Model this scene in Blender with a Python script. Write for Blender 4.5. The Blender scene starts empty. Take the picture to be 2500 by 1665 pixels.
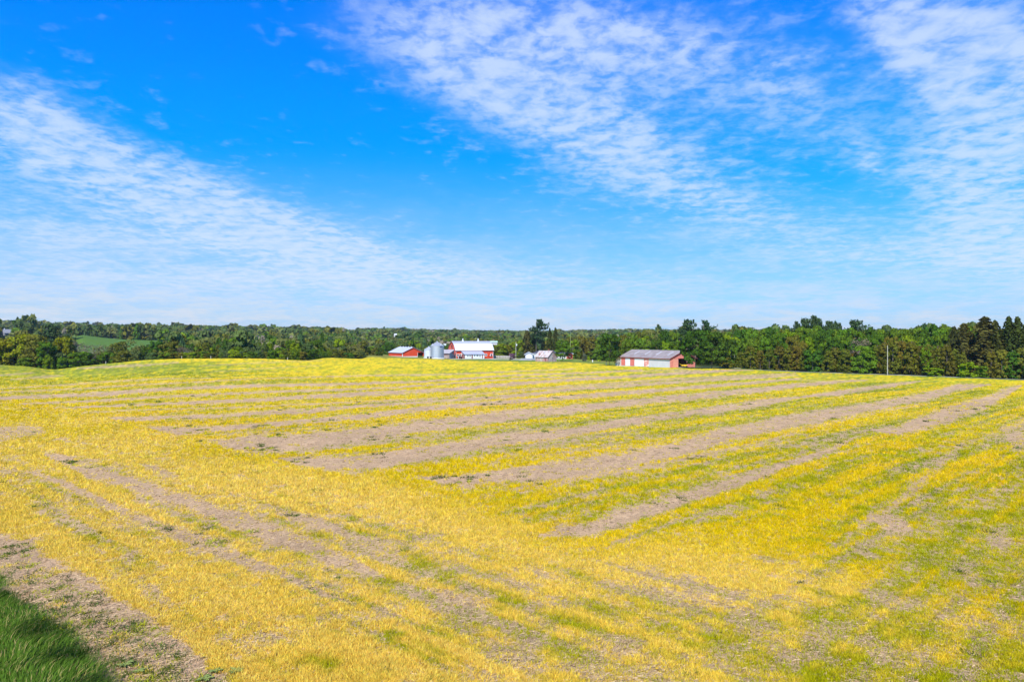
import bpy, math, random
import numpy as np
R = math.radians
# ------------------------------------------------------------------ camera, sky, sun, exposure
F, HY, CX, CH = 1667.0, 826.0, 1250.0, 9.0      # focal length, eye level and centre in photo pixels, eye height in metres
sc = bpy.context.scene
COL = sc.collection
cam = bpy.data.cameras.new("camera")
cam.sensor_width = 36.0; cam.lens = 24.0; cam.shift_y = -6.5/2500
cam.clip_start = 0.5; cam.clip_end = 12000
camo = bpy.data.objects.new("camera", cam); COL.objects.link(camo)
camo.location = (0, 0, CH); camo.rotation_euler = (R(90), 0, 0)
sc.camera = camo
sc.view_settings.view_transform = 'Standard'; sc.view_settings.look = 'None'
sc.view_settings.gamma = 1.0; sc.view_settings.exposure = 0.46
SUN_EL, SUN_AZ = 46.0, 196.0                     # azimuth clockwise from +Y
sd = (math.sin(R(SUN_AZ))*math.cos(R(SUN_EL)), math.cos(R(SUN_AZ))*math.cos(R(SUN_EL)), math.sin(R(SUN_EL)))
from mathutils import Vector, Matrix
sun = bpy.data.lights.new("sun", 'SUN'); sun.energy = 5.0; sun.angle = R(0.5); sun.color = (1.0, 0.955, 0.88)
suno = bpy.data.objects.new("sun", sun); COL.objects.link(suno)
suno.rotation_euler = Vector(sd).to_track_quat('Z', 'Y').to_euler()
suno.location = (0, 0, 300)

class NT:
    """tiny node-tree writer"""
    def __init__(s, tree): s.t = tree; s.n = tree.nodes; s.l = tree.links; s.n.clear()
    def node(s, ty, **kw):
        n = s.n.new(ty)
        for k, v in kw.items(): setattr(n, k, v)
        return n
    def put(s, sock, v):
        if v is None: return
        if hasattr(v, 'is_output'): s.l.new(v, sock)
        else: sock.default_value = v
    def m(s, op, a, b=None, c=None, clamp=False):
        n = s.node('ShaderNodeMath', operation=op); n.use_clamp = clamp
        s.put(n.inputs[0], a); s.put(n.inputs[1], b)
        if c is not None: s.put(n.inputs[2], c)
        return n.outputs[0]
    def sm(s, x, a, b, to0=0.0, to1=1.0):
        n = s.node('ShaderNodeMapRange', interpolation_type='SMOOTHSTEP')
        s.put(n.inputs[0], x); n.inputs[1].default_value = a; n.inputs[2].default_value = b
        n.inputs[3].default_value = to0; n.inputs[4].default_value = to1
        return n.outputs[0]
    def mix(s, f, a, b, bt='MIX'):
        n = s.node('ShaderNodeMix', data_type='RGBA', blend_type=bt)
        s.put(n.inputs[0], f); s.put(n.inputs[6], a); s.put(n.inputs[7], b)
        return n.outputs[2]
    def noise(s, vec, scale, detail=4, rough=0.5, dist=0.0, dim='3D'):
        n = s.node('ShaderNodeTexNoise', noise_dimensions=dim)
        if vec is not None: s.l.new(vec, n.inputs['Vector'])
        n.inputs['Scale'].default_value = scale; n.inputs['Detail'].default_value = detail
        n.inputs['Roughness'].default_value = rough; n.inputs['Distortion'].default_value = dist
        return n.outputs['Fac']
    def xyz(s, x, y, z):
        n = s.node('ShaderNodeCombineXYZ'); s.put(n.inputs[0], x); s.put(n.inputs[1], y); s.put(n.inputs[2], z)
        return n.outputs[0]

world = bpy.data.worlds.new("World"); sc.world = world; world.use_nodes = True
W_ = NT(world.node_tree)
out = W_.node('ShaderNodeOutputWorld'); bg = W_.node('ShaderNodeBackground'); bg.inputs[1].default_value = 0.0925
W_.l.new(bg.outputs[0], out.inputs[0])
sky = W_.node('ShaderNodeTexSky', sky_type='NISHITA'); sky.sun_disc = False
sky.sun_elevation = R(SUN_EL); sky.sun_rotation = R(SUN_AZ); sky.altitude = 200
sky.air_density = 1.0; sky.dust_density = 0.6; sky.ozone_density = 3.0
tc = W_.node('ShaderNodeTexCoord'); sep = W_.node('ShaderNodeSeparateXYZ'); W_.l.new(tc.outputs['Generated'], sep.inputs[0])
dx, dy, dz = sep.outputs
m = W_.m
zz = m('ADD', m('MAXIMUM', dz, 0.0), 0.11)
P = W_.xyz(m('DIVIDE', dx, zz), m('DIVIDE', dy, zz), 0.0)
yy = m('MAXIMUM', dy, 0.08)
U = m('DIVIDE', dx, yy); V = m('DIVIDE', dz, yy)
# blue of the clear sky: the sky texture, deepened
SKYTINT = (0.0, 1.28, 2.2, 1)
hs = W_.node('ShaderNodeHueSaturation'); hs.inputs['Saturation'].default_value = 1.35; hs.inputs['Value'].default_value = 1.0
W_.l.new(sky.outputs[0], hs.inputs['Color'])
base = W_.mix(1.0, hs.outputs[0], W_.mix(W_.sm(V, 0.0, .38), (0.0, .66, 1.55, 1), SKYTINT), 'MULTIPLY')
# cloud banks: where the sheets of altocumulus lie (bearing, height, size, tilt, amount)
def dxy(x, y): return ((x-1177)/1570.0, (778-y)/1570.0)
BANKS = [(40,300,170,115,20,.85),(300,400,300,85,22,1.0),(560,490,300,62,17,.85),(100,540,360,80,5,.8),
         (840,590,380,60,6,.75),(1300,640,420,26,0,.45),(2000,600,420,40,4,.5),(500,650,520,34,2,.7),(20,170,110,40,25,.3),
         (1040,60,250,90,12,.72),(1380,50,330,110,5,.72),(1520,130,230,90,12,.5),(1090,190,260,90,14,.66),(1320,270,270,110,25,.66),(1500,390,300,90,20,.66),
         (1850,190,170,130,35,.62),(1700,300,200,110,25,.35),(2060,60,150,60,40,.75),(2230,170,210,110,42,1.0),(2330,330,200,170,50,1.0),(2200,430,190,70,30,.75),(1990,370,80,40,30,.5),
         (2330,60,260,130,0,.7),(2300,560,240,80,10,.6),(1850,520,420,60,8,.5)]
M = None
for (cx, cy, rx, ry, a, amp) in BANKS:
    u0, v0 = dxy(cx, cy); ca, sa = math.cos(R(a)), math.sin(R(a))
    du = m('SUBTRACT', U, u0); dv = m('SUBTRACT', V, v0)
    # tilt is measured downwards to the right in the sky
    e1 = m('SUBTRACT', m('MULTIPLY', du, ca), m('MULTIPLY', dv, sa))
    e2 = m('ADD', m('MULTIPLY', du, sa), m('MULTIPLY', dv, ca))
    r2 = m('ADD', m('POWER', m('ABSOLUTE', m('DIVIDE', e1, rx/1570.0)), 2.0), m('POWER', m('ABSOLUTE', m('DIVIDE', e2, ry/1570.0)), 2.0))
    g = m('MULTIPLY', m('EXPONENT', m('MULTIPLY', r2, -0.8)), amp)
    M = g if M is None else m('ADD', M, g)
front = W_.sm(dy, 0.12, 0.3)
M = m('ADD', m('MULTIPLY', m('MINIMUM', M, 1.25), front), m('MULTIPLY', m('SUBTRACT', 1.0, front), 0.35))
nbig = W_.noise(P, 2.0, 3, .55, .3, '2D')
npuf = W_.noise(P, 10.0, 5, .58, .2, '2D')
nfin = W_.noise(P, 27.0, 4, .55, .1, '2D')
nn = m('ADD', m('MULTIPLY', npuf, .55), m('ADD', m('MULTIPLY', nbig, .23), m('MULTIPLY', nfin, .22)))
dens = W_.sm(m('ADD', nn, m('MULTIPLY', M, .26)), .56, .86)
shade = W_.sm(npuf, .35, .7, .62, 1.0)
alpha = m('MULTIPLY', dens, m('MULTIPLY', W_.sm(M, .5, 1.25, .30, .76), shade), clamp=True)
# thin veil and whitening air near the horizon
veil = m('MULTIPLY', W_.sm(m('ADD', V, m('MULTIPLY', W_.sm(U, -.9, .3), .035)), .31, .0), W_.sm(m('ADD', m('MULTIPLY', nbig, .6), m('MULTIPLY', npuf, .4)), .28, .72, .74, 1.10), clamp=True)
veil = m('POWER', veil, 1.15)
CLOUD = (5.5, 6.5, 7.7, 1); HAZE = (5.65, 6.2, 7.05, 1)
c1 = W_.mix(m('MULTIPLY', veil, .96), base, HAZE)
soft = m('MULTIPLY', W_.sm(m('ADD', M, m('MULTIPLY', m('SUBTRACT', nbig, .5), .9)), .25, 1.35), .50)
soft = m('MULTIPLY', soft, W_.sm(m('ADD', m('MULTIPLY', npuf, .5), m('MULTIPLY', nfin, .5)), .36, .60, .35, 1.05))
alpha = m('MAXIMUM', alpha, m('ADD', m('MULTIPLY', soft, .8), m('MULTIPLY', alpha, .35)), clamp=True)
lowa = m('MULTIPLY', alpha, W_.sm(V, .0, .10, .2, 1.0))
c2 = W_.mix(lowa, c1, CLOUD)
W_.l.new(c2, bg.inputs[0])

# ------------------------------------------------------------------ helpers
def srgb(r, g, b):
    f = lambda c: (c/255/12.92) if c/255 <= .04045 else ((c/255+.055)/1.055)**2.4
    return (f(r), f(g), f(b))
_tab = np.random.RandomState(7).rand(256, 256)
def vnoise(x, y, oct=3, rough=.5):
    x = np.asarray(x, float); y = np.asarray(y, float)
    tot = 0; amp = 1; s = 0
    for o in range(oct):
        xi = np.floor(x); yi = np.floor(y); fx = x-xi; fy = y-yi
        fx = fx*fx*(3-2*fx); fy = fy*fy*(3-2*fy)
        a = xi.astype(np.int64)+o*37; b = yi.astype(np.int64)+o*91
        g = lambda i, j: _tab[i & 255, j & 255]
        v = (g(a, b)*(1-fx)+g(a+1, b)*fx)*(1-fy)+(g(a, b+1)*(1-fx)+g(a+1, b+1)*fx)*fy
        tot = tot+v*amp; s += amp; amp *= rough; x = x*2.03+11.3; y = y*2.03+5.7
    return tot/s
def sstep(x, a, b):
    t = np.clip((x-a)/(b-a), 0, 1); return t*t*(3-2*t)
def mesh_np(name, V, loops, counts, mats, col=None, fac=None, matidx=None, smooth=False):
    me = bpy.data.meshes.new(name)
    V = np.asarray(V, np.float32); loops = np.asarray(loops, np.int32).ravel(); counts = np.asarray(counts, np.int32)
    me.vertices.add(len(V)); me.vertices.foreach_set('co', V.ravel())
    me.loops.add(len(loops)); me.loops.foreach_set('vertex_index', loops)
    st = np.zeros(len(counts), np.int32); st[1:] = np.cumsum(counts)[:-1]
    me.polygons.add(len(counts)); me.polygons.foreach_set('loop_start', st)
    if matidx is not None: me.polygons.foreach_set('material_index', np.asarray(matidx, np.int32))
    if smooth: me.polygons.foreach_set('use_smooth', np.ones(len(counts), bool))
    for mt in mats: me.materials.append(mt)
    if col is not None:
        a = me.color_attributes.new('col', 'FLOAT_COLOR', 'POINT')
        c = np.ones((len(V), 4), np.float32); c[:, :3] = col; a.data.foreach_set('color', c.ravel())
    if fac is not None:
        a = me.attributes.new('fac', 'FLOAT', 'FACE'); a.data.foreach_set('value', np.asarray(fac, np.float32))
    me.update(calc_edges=True)
    return me
def link(name, data, parent=None, **props):
    o = bpy.data.objects.new(name, data); COL.objects.link(o)
    if parent is not None: o.parent = parent
    for k, v in props.items(): o[k] = v
    return o
def thing(name, loc, rz, label, category, group=None):
    o = link(name, None); o.location = loc; o.rotation_euler = (0, 0, rz); o.empty_display_size = .3
    o['label'] = label; o['category'] = category
    if group: o['group'] = group
    return o
def material(name, color=(.5, .5, .5), rough=.8, var=.12, scale=2.0, metal=0.0, stripes=None, spec=.3, rust=None):
    mt = bpy.data.materials.new(name); mt.use_nodes = True; t = NT(mt.node_tree)
    o = t.node('ShaderNodeOutputMaterial'); b = t.node('ShaderNodeBsdfPrincipled'); t.l.new(b.outputs[0], o.inputs[0])
    tcn = t.node('ShaderNodeTexCoord'); v = tcn.outputs['Object']
    n = t.noise(v, scale, 5, .6)
    c = t.mix(t.sm(n, .3, .7), tuple(x*(1-var) for x in color)+(1,), tuple(min(1, x*(1+var)) for x in color)+(1,))
    if stripes:
        axis, per, amt = stripes
        mp = t.node('ShaderNodeSeparateXYZ'); t.l.new(v, mp.inputs[0])
        w = t.m('FRACT', t.m('DIVIDE', t.m('ADD', mp.outputs[axis], 500.0), per))
        ln = t.sm(t.m('ABSOLUTE', t.m('SUBTRACT', w, .5)), .30, .5)
        cell = t.node('ShaderNodeTexWhiteNoise', noise_dimensions='1D'); t.put(cell.inputs['W'], t.m('FLOOR', t.m('DIVIDE', t.m('ADD', mp.outputs[axis], 500.0), per)))
        c = t.mix(t.m('MULTIPLY', cell.outputs['Value'], amt), c, tuple(x*.55 for x in color)+(1,))
        bp = t.node('ShaderNodeBump'); bp.inputs['Strength'].default_value = .5; bp.inputs['Distance'].default_value = .03
        t.l.new(ln, bp.inputs['Height']); t.l.new(bp.outputs[0], b.inputs['Normal'])
    if rust:
        rc, lo, hi, st = rust
        mp = t.node('ShaderNodeMapping'); t.l.new(v, mp.inputs[0]); mp.inputs['Scale'].default_value = st
        c = t.mix(t.sm(t.noise(mp.outputs[0], 1.0, 5, .65), lo, hi), c, rc+(1,))
    t.put(b.inputs['Base Color'], c)
    b.inputs['Roughness'].default_value = rough; b.inputs['Metallic'].default_value = metal
    b.inputs['Specular IOR Level'].default_value = spec
    return mt

# ------------------------------------------------------------------ the lie of the land
def zy(Y, y): return CH-(y-HY)/F*Y
def zw(Y, y, h=13.0): return CH+(HY-y)/F*Y-h
def edgeY(px):
    """distance of the far edge of the field for a bearing given in photo pixels"""
    px = np.asarray(px, float); u = (px-CX)/F
    left = np.interp(px, [-900, 700, 880, 1480, 1640], [240, 240, 330, 318, 275])
    t = (u*275-64)/(86+u*87); right = 275-87*t
    return np.where(px > 1640, np.clip(right, 120, 280), left)
SIL = [(-900,885),(0,890),(60,893),(100,898.5),(125,902),(155,899.5),(200,893),(270,886),(360,877.5),(450,874.5),(640,874),(800,871.5),(900,872),(950,874.5),(1050,877.5),(1100,879),(1308,883),(1403,884.5),(1512,892.6),(1634,896.7),(1756,898.8),(1878,905.5),(2000,910.5),(2167,916),(2322,922),(2500,929.3),(3300,955)]
SKYL = [(-900,780),(0,785),(100,787),(200,792),(300,797),(450,797),(600,801),(800,803),(950,806),(1100,811),(1250,814),(1330,816),(1380,812.5),(1460,810),(1560,809),(1700,811),(2500,812),(3300,812)]
cols_px = np.array([-900,-300,0,60,105,125,150,200,270,360,400,450,640,800,900,950,1050,1100,1308,1403,1512,1634,1756,1878,2000,2167,2322,2500,3300], float)
Ygrid = np.concatenate([np.linspace(0, 450, 226), np.geomspace(455, 6000, 120)])
def column(px):
    ys = np.interp(px, *zip(*SIL)); sk = np.interp(px, *zip(*SKYL)); e = float(edgeY(px)); zc = zy(e, ys)
    P_ = [(0, 0), (45, 0)]
    # broad rise or fall from the near field to the far edge
    for t in (.35, .5, .65, .8, .92): P_.append((45+(e-45)*t, zc*(t**1.6)))
    P_.append((e, zc))
    if px < 850:
        P_ += [(e+10, zc-.9), (e+32, zc-4.0)]
        if 180 <= px <= 400: P_ += [(350, -5), (455, 1.2), (650, 6.9), (760, 6.5)]
        else: P_ += [(350, zw(350, 846)), (500, zw(500, 833)), (800, zw(800, 815))]
        P_ += [(1200, zw(1200, .45*815+.55*sk)), (1550, zw(1550, sk)), (2400, -30), (6000, -60)]
    elif px < 1560:
        P_ += [(e+40, zy(e+40, ys-4.2)), (e+85, zy(e+85, ys-8.5)), (e+125, -6), (600, zw(600, 840)), (900, zw(900, 826)), (1300, zw(1300, 819)), (2600, zw(2600, sk)), (3600, -60), (6000, -60)]
    else:
        P_ += [(e+12, zc-.2), (e+60, zc+.3), (450, -1.5), (700, zw(700, 822)), (1500, zw(1500, 815)), (2600, zw(2600, sk)), (3600, -60), (6000, -60)]
    a = np.array(P_); z = np.interp(Ygrid, a[:, 0], a[:, 1])
    k = np.array([1, 3, 4, 3, 1.])/12
    zp = np.convolve(np.pad(z, 2, mode='edge'), k, 'valid')
    return zp
ZC = np.array([column(p) for p in cols_px])
UF = np.linspace(-1.3, 1.3, 521)
ZG = np.array([np.interp(UF*F+CX, cols_px, ZC[:, j]) for j in range(len(Ygrid))]).T
kk = np.exp(-np.linspace(-1.6, 1.6, 5)**2); kk /= kk.sum()
ZG = np.array([np.convolve(np.pad(ZG[:, j], 2, mode='edge'), kk, 'valid') for j in range(len(Ygrid))]).T
BUMPS = [(-425, 570, 16, 60), (-500, 1270, 7, 70), (-158, 900, 8, 50)]
def ground(X, Y):
    X = np.asarray(X, float); Y = np.asarray(Y, float)
    Yc = np.clip(Y, 1e-3, 5999)
    u = np.clip(X/np.maximum(Yc, 1), -1.3, 1.3); fu = (u+1.3)/2.6*520; iu = np.clip(fu.astype(int), 0, 519); fu = fu-iu
    fy = np.interp(Yc, Ygrid, np.arange(len(Ygrid))); iy = np.clip(fy.astype(int), 0, len(Ygrid)-2); fy = fy-iy
    z = (ZG[iu, iy]*(1-fu)+ZG[iu+1, iy]*fu)*(1-fy)+(ZG[iu, iy+1]*(1-fu)+ZG[iu+1, iy+1]*fu)*fy
    for bx, by, h, r in BUMPS: z = z+h*np.exp(-((X-bx)**2+(Y-by)**2)/(r*r))
    z = z+(vnoise(X/9., Y/9., 2)-.5)*.10*sstep(Yc, 5, 25)
    return np.where(Y <= 0, 0.0, z)
def gz(X, Y): return float(ground(X, Y))
def topix(X, Y, Z):
    Y = np.maximum(Y, .5); return CX+X/Y*F, HY+(CH-Z)/Y*F
def at(px, Y): return (px-CX)/F*Y
# ------------------------------------------------------------------ the crop: where it stands thick, thin, green or bleached
def r1(x, y): return (x/3.68, 860+y/3.68)
def r2(x, y): return (620+x/3.68, 860+y/3.68)
def r3(x, y): return (1240+x/3.68, 860+y/3.68)
def r4(x, y): return (1860+x/3.68, 860+y/3.68)
def r5(x, y): return (x/2.243, 1140+y/2.243)
def r6(x, y): return (1450+x/2.243, 1140+y/2.243)
# bare drill passes: centre line and half width (as measured in the photograph), with strength
BARE = [
 ([r1(-600,370)+(1.6,), r1(0,330)+(1.6,), r1(700,285)+(2,), r1(1000,262)+(2,), r1(1400,242)+(1.2,), r1(1900,235)+(.6,)], .7),
 ([r1(0,362)+(2,), r1(700,330)+(2.2,), r1(1300,290)+(2,), r1(1900,262)+(1.6,), r2(0,238)+(1,), r2(400,228)+(1.3,), r2(1000,210)+(1.6,), r2(1700,200)+(1.4,), r2(2355,172)+(1.2,), r3(600,150)+(1,)], .75),
 ([r1(-600,450)+(4,), r1(0,415)+(4.5,), r1(500,395)+(4.5,), r1(1000,370)+(5,), r1(1600,325)+(4,), r1(2355,300)+(3.5,), r2(700,290)+(3,), r2(1500,265)+(2.4,), r2(2355,205)+(1.6,), r3(700,185)+(1.5,), r3(1200,160)+(1.5,)], 1),
 ([r1(200,465)+(1.5,), r1(900,435)+(2.6,), r1(1500,400)+(2.8,), r1(2355,358)+(2.8,), r2(700,340)+(2.8,), r2(1200,322)+(2.2,), r2(2355,238)+(1.5,), r3(800,210)+(1.2,)], .9),
 ([r1(480,505)+(1.5,), r1(1200,475)+(3.2,), r1(1700,455)+(4,), r1(2355,428)+(4,), r2(500,400)+(4.5,), r2(1000,375)+(5,), r2(1700,340)+(4,), r2(2355,283)+(4,), r3(600,245)+(3,), r3(1000,225)+(3,), r3(1500,190)+(3,), r3(1900,170)+(2.5,), r3(2300,150)+(1,)], 1),
 ([r1(750,545)+(2,), r1(1200,522)+(1.5,), r1(2355,490)+(2,), r2(600,462)+(2,), r2(1500,425)+(2,), r2(2355,345)+(3.2,), r3(800,290)+(3,), r3(1500,240)+(2.4,), r3(2300,205)+(2,), r4(300,190)+(1,)], .75),
 ([r1(1000,590)+(2,), r1(1100,598)+(5,), r1(1500,590)+(4.5,), r1(2000,575)+(5,), r1(2355,543)+(5,), r2(500,530)+(5.5,), r2(900,490)+(3.5,), r2(1300,465)+(3.5,), r2(2355,395)+(4,), r3(600,330)+(3.5,), r3(1500,270)+(3.5,), r3(2300,222)+(3,), r4(200,215)+(1,)], .95),
 ([r1(1320,675)+(1.5,), r1(1600,712)+(10,), r1(2000,685)+(6,), r1(2355,655)+(5,), r2(500,618)+(5,), r2(1000,575)+(5.5,), r2(1500,510)+(6,), r2(2355,442)+(4,), r3(800,385)+(5,), r3(1500,330)+(4,), r3(2355,262)+(3,), r4(350,235)+(1,)], 1),
 ([r1(1850,790)+(1.5,), r1(2100,830)+(11,), r2(0,825)+(20,), r2(500,800)+(18,), r2(1000,735)+(15,), r2(1600,655)+(14,), r2(2355,560)+(12.5,), r3(500,520)+(9.5,), r3(1000,465)+(8,), r3(1500,415)+(8,), r3(2355,330)+(6,), r4(300,300)+(5,), r4(700,265)+(3,), r4(950,250)+(1,)], 1),
 ([r2(230,960)+(2,), r2(500,990)+(14,), r2(900,1020)+(24,), r2(1050,1000)+(20,), r2(1500,910)+(16,), r2(2355,770)+(12,), r3(500,730)+(10,), r3(1000,640)+(9,), r3(1500,570)+(8,), r3(2355,445)+(9,), r4(150,430)+(6,), r4(340,408)+(2,), r4(420,395)+(3,), r4(700,365)+(6,), r4(1200,290)+(4,), r4(1420,262)+(1,)], 1),
 ([r2(1450,1130)+(2,), r2(1900,1150)+(12,), r3(0,1120)+(16,), r3(500,1070)+(24,), r3(1000,985)+(20,), r3(1500,870)+(17,), r3(2355,650)+(15,), r4(500,580)+(15,), r4(1000,485)+(10,), r4(1500,395)+(9,), r4(1750,320)+(9,), r4(1950,300)+(4,), r4(2050,290)+(1,)], 1),
 ([r3(450,1175)+(3,), r3(1000,1080)+(6,), r3(1500,985)+(5,), r3(2355,800)+(5,), r4(400,680)+(4,), r4(900,570)+(4,), r4(1500,450)+(3,)], .6),
 ([r6(-300,380)+(5,), r6(0,330)+(14,), r6(300,235)+(17,), r6(700,110)+(12,), r6(1000,12)+(9,), r4(300,985)+(7,), r4(600,890)+(6,), r4(850,760)+(2,)], .95),
 ([r4(1000,700)+(2,), r4(1200,710)+(10,), r4(1500,620)+(18,), r4(1850,500)+(18,), r4(2050,440)+(14,), r4(2200,355)+(10,), r4(2330,303)+(2,)], 1),
 ([r6(1450,330)+(8,), r6(1620,230)+(12,), r6(1750,120)+(15,), r6(1850,40)+(16,), r4(1800,830)+(4,)], .7),
 ([r6(1500,270)+(10,), r6(1680,320)+(22,), r6(1740,340)+(5,)], .9),
 ([r4(2150,680)+(4,), r4(2280,760)+(34,), r4(2500,720)+(44,), r4(2900,560)+(20,), r4(3100,480)+(4,)], .75),
 ([r6(-60,960)+(10,), r6(150,990)+(26,), r6(260,1000)+(8,)], .6),
 ([r5(-500,-270)+(8,), r1(-200,740)+(14,), r1(0,735)+(16,), r1(200,705)+(14,), r1(390,700)+(6,)], .85),
 ([r1(500,785)+(2,), r1(580,790)+(5,), r1(640,800)+(2,)], .9),
 ([r1(400,920)+(4,), r1(560,955)+(12,), r5(460,20)+(14,), r5(650,75)+(13,), r5(850,140)+(16,), r5(1050,205)+(18,), r5(1250,280)+(22,), r5(1500,375)+(24,), r5(1750,465)+(22,), r5(1980,555)+(12,), r5(2100,600)+(3,)], .95),
 ([r5(1500,250)+(3,), r5(1700,290)+(12,), r5(1900,370)+(10,), r5(2030,400)+(3,)], .8),
 ([r1(1250,1000)+(3,), r1(1400,1060)+(10,), r1(1600,1130)+(6,)], .7),
 ([r5(150,20)+(3,), r5(350,95)+(8,), r5(600,210)+(10,), r5(900,335)+(16,), r5(1150,430)+(17,), r5(1350,520)+(14,), r5(1550,590)+(12,), r5(1750,690)+(9,), r5(1950,760)+(3,)], .9),
 ([(540,1640,2), (620,1655,5), (700,1680,4)], .4), ([(1040,1438,4), (1100,1455,16), (1170,1475,12), (1200,1480,3)], .85),
 ([(1190,1600,4), (1260,1618,14), (1330,1640,8)], .8), ([(1290,1515,3), (1340,1530,14), (1400,1550,6)], .5),
 ([r6(2000,560)+(6,), r6(2050,600)+(22,), r6(2120,640)+(8,)], .6), ([r6(2150,380)+(8,), r6(2230,400)+(22,), r6(2300,420)+(6,)], .6),
 ([r1(700,145)+(1,), r1(1000,130)+(2.2,), r1(1300,115)+(2.4,), r1(1600,95)+(1,)], .75),
 ([r1(-300,230)+(2,), r1(0,208)+(2,), r1(300,185)+(1,)], .6), ([r1(100,245)+(1,), r1(400,220)+(3,), r1(560,210)+(1,)], .6),
 ([r1(1800,125)+(.8,), r1(2300,95)+(1.2,), r2(600,75)+(.8,)], .4), ([r2(-400,180)+(1,), r2(0,150)+(1.2,), r2(600,120)+(.8,)], .35),
 ([r3(1100,175)+(1,), r3(1500,160)+(2,), r3(1900,170)+(1,)], .6), ([r4(-100,215)+(1.5,), r4(150,212)+(2,), r4(320,208)+(1,)], .6),
 ([r4(250,245)+(1.5,), r4(600,262)+(1,)], .4),
]
EDGE_UP = [(-600,960),(0,1290),(134,1354),(267,1452),(379,1523),(490,1590),(557,1665),(700,1790)]     # crop begins
EDGE_GR = [(-600,1050),(0,1415),(100,1490),(190,1558),(265,1625),(318,1672),(440,1790)]                # long grass ends
A_DIR = (.72, .69); B_DIR = (.747, -.665)
C_YEL = np.array(srgb(216, 187, 8)); C_GRN = np.array(srgb(168, 164, 10)); C_DGR = np.array(srgb(118, 132, 20))
C_PAL = np.array(srgb(236, 201, 88)); C_ORG = np.array(srgb(228, 186, 30)); C_SOIL = np.array(srgb(184, 150, 112))
BAND2 = [(1500, 1345), (1700, 1335), (1900, 1275), (2050, 1185), (2180, 1095), (2300, 1030), (2420, 970), (2560, 915)]
def field(X, Y, px, py):
    """cover 0..1, leaf colour, for ground points seen at px,py in the photograph"""
    n_a = vnoise(X/2.2, Y/2.2, 3); n_b = vnoise(X/.55+40, Y/.55, 2); n_c = vnoise(X/11+9, Y/11+4, 2); n_s = vnoise(X/.9+7, Y/.9, 2)
    sA = X*A_DIR[0]+Y*A_DIR[1]; pA = -X*A_DIR[1]+Y*A_DIR[0]
    sB = X*B_DIR[0]+Y*B_DIR[1]; pB = -X*B_DIR[1]+Y*B_DIR[0]
    bare = np.zeros_like(X)
    for pts, k in BARE:
        a = np.array(sorted(pts)); x0, x1 = a[0, 0], a[-1, 0]
        s = (px > x0-3) & (px < x1+3)
        if not s.any(): continue
        xs = px[s]; c = np.interp(xs, a[:, 0], a[:, 1]); w = np.interp(xs, a[:, 0], a[:, 2])
        d = np.abs(py[s]-c)/(w*(.75+.6*n_a[s])+.25) + (n_b[s]-.5)*.6
        bare[s] = np.maximum(bare[s], k*(1-sstep(d+(n_s[s]-.5)*.5, .60, 1.45)))
    eu = np.interp(px, *zip(*EDGE_UP)); eg = np.interp(px, *zip(*EDGE_GR))
    low = sstep(py-eu+(n_a-.5)*60+(n_b-.5)*40, -14, 14)
    bare = np.maximum(bare, low)
    head = np.interp(px, [-600,0,280,380,500,620,700,880,1000,1330,1450,1700,1950,2150,2500,3300], [900,985,1005,1035,1065,1085,1110,1150,1175,1300,1335,1300,1330,1400,1480,1500])
    inB = sstep(py+(n_a-.5)*60+(n_c-.5)*60, head-40, head+90)
    # streaks along the passes
    stA = vnoise(pA/1.15, sA/26., 2); stB = vnoise(pB/.75+60, sB/16., 2)
    stA2 = vnoise(pA/4.2+5, sA/60., 2)
    right = sstep(px+(py-1300)*.6, 1750, 2250)
    wB = inB*(1-right)
    nO = vnoise(pA/1.3, sA/15., 3)*(1-wB)+vnoise(pB/1.15+31, sB/13., 3)*wB; nF = vnoise(pA/.45, sA/24., 2)*(1-wB)+vnoise(pB/.40+31, sB/18., 2)*wB
    band = np.maximum(np.exp(-((py-head-48)/48.)**2)*sstep(px, 1900, 1500), np.exp(-((py-np.interp(px, *zip(*BAND2)))/(14+.10*np.maximum(py-930, 0)))**2)*sstep(px, 1450, 1750))
    st = stA*(1-inB*(1-right))+stB*inB*(1-right)
    thin = vnoise(X/1.3+21, Y/1.3+33, 3)*.25+n_b*.25+st*.12+nO*.28+nF*.20-.12*band
    far = sstep(py, 1120, 900)
    cover = 1-sstep(thin, .455+.14*far, .67+.18*far)*(.78-.45*far)
    rl = sstep(px, 2050, 2350)*sstep(py, 1120, 1250)
    cover = cover*(1-.32*rl*sstep(n_a+n_c*.4, .55, .95))
    cover = cover*(1-bare*(.99-.55*sstep(n_b*.5+vnoise(X/.9+3, Y/.9+8, 2)*.5, .52, .74)))
    green = .35+.12*inB+.8*(st-.5)+.7*(stA2-.5)*(1-inB)+.20*(n_a-.5)+.2*(n_c-.5)+.75*(nO-.5)+.85*(nF-.5)-.30*band
    green += .55*(n_b-.5)+.45*(n_s-.5)
    green += .55*sstep(py, 935, 905)*sstep(px, 760, 380)*sstep(py, 876, 890)
    green += .10*rl + .20*sstep(px, 1250, 1800)*(1-inB) + .03*right
    green += -.18*inB*(1-rl)*sstep(px, 2100, 1500) - .20*sstep(np.abs(py-head-70), 130, 20)
    green += .22*(vnoise(X/9., Y/5.5, 2)-.5)*sstep(py, 960, 920)
    green += .10*sstep(px, 2250, 2480)*sstep(py, 1000, 960)
    green = np.clip(green, 0, 1)
    pale = np.clip(inB*.75+.3*sstep(py, 1000, 1200)+(n_c-.5)*.5+(n_b-.5)*.5-.35*rl-.25, 0, 1)*(1-green*.7)
    org = sstep(n_c+.3*(vnoise(X/30., Y/30.+8, 2)-.5), .50, .72)*.4
    c = C_YEL[None]*(1-org[:, None])+C_ORG[None]*org[:, None]
    c = c*(1-pale[:, None])+C_PAL[None]*pale[:, None]
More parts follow.
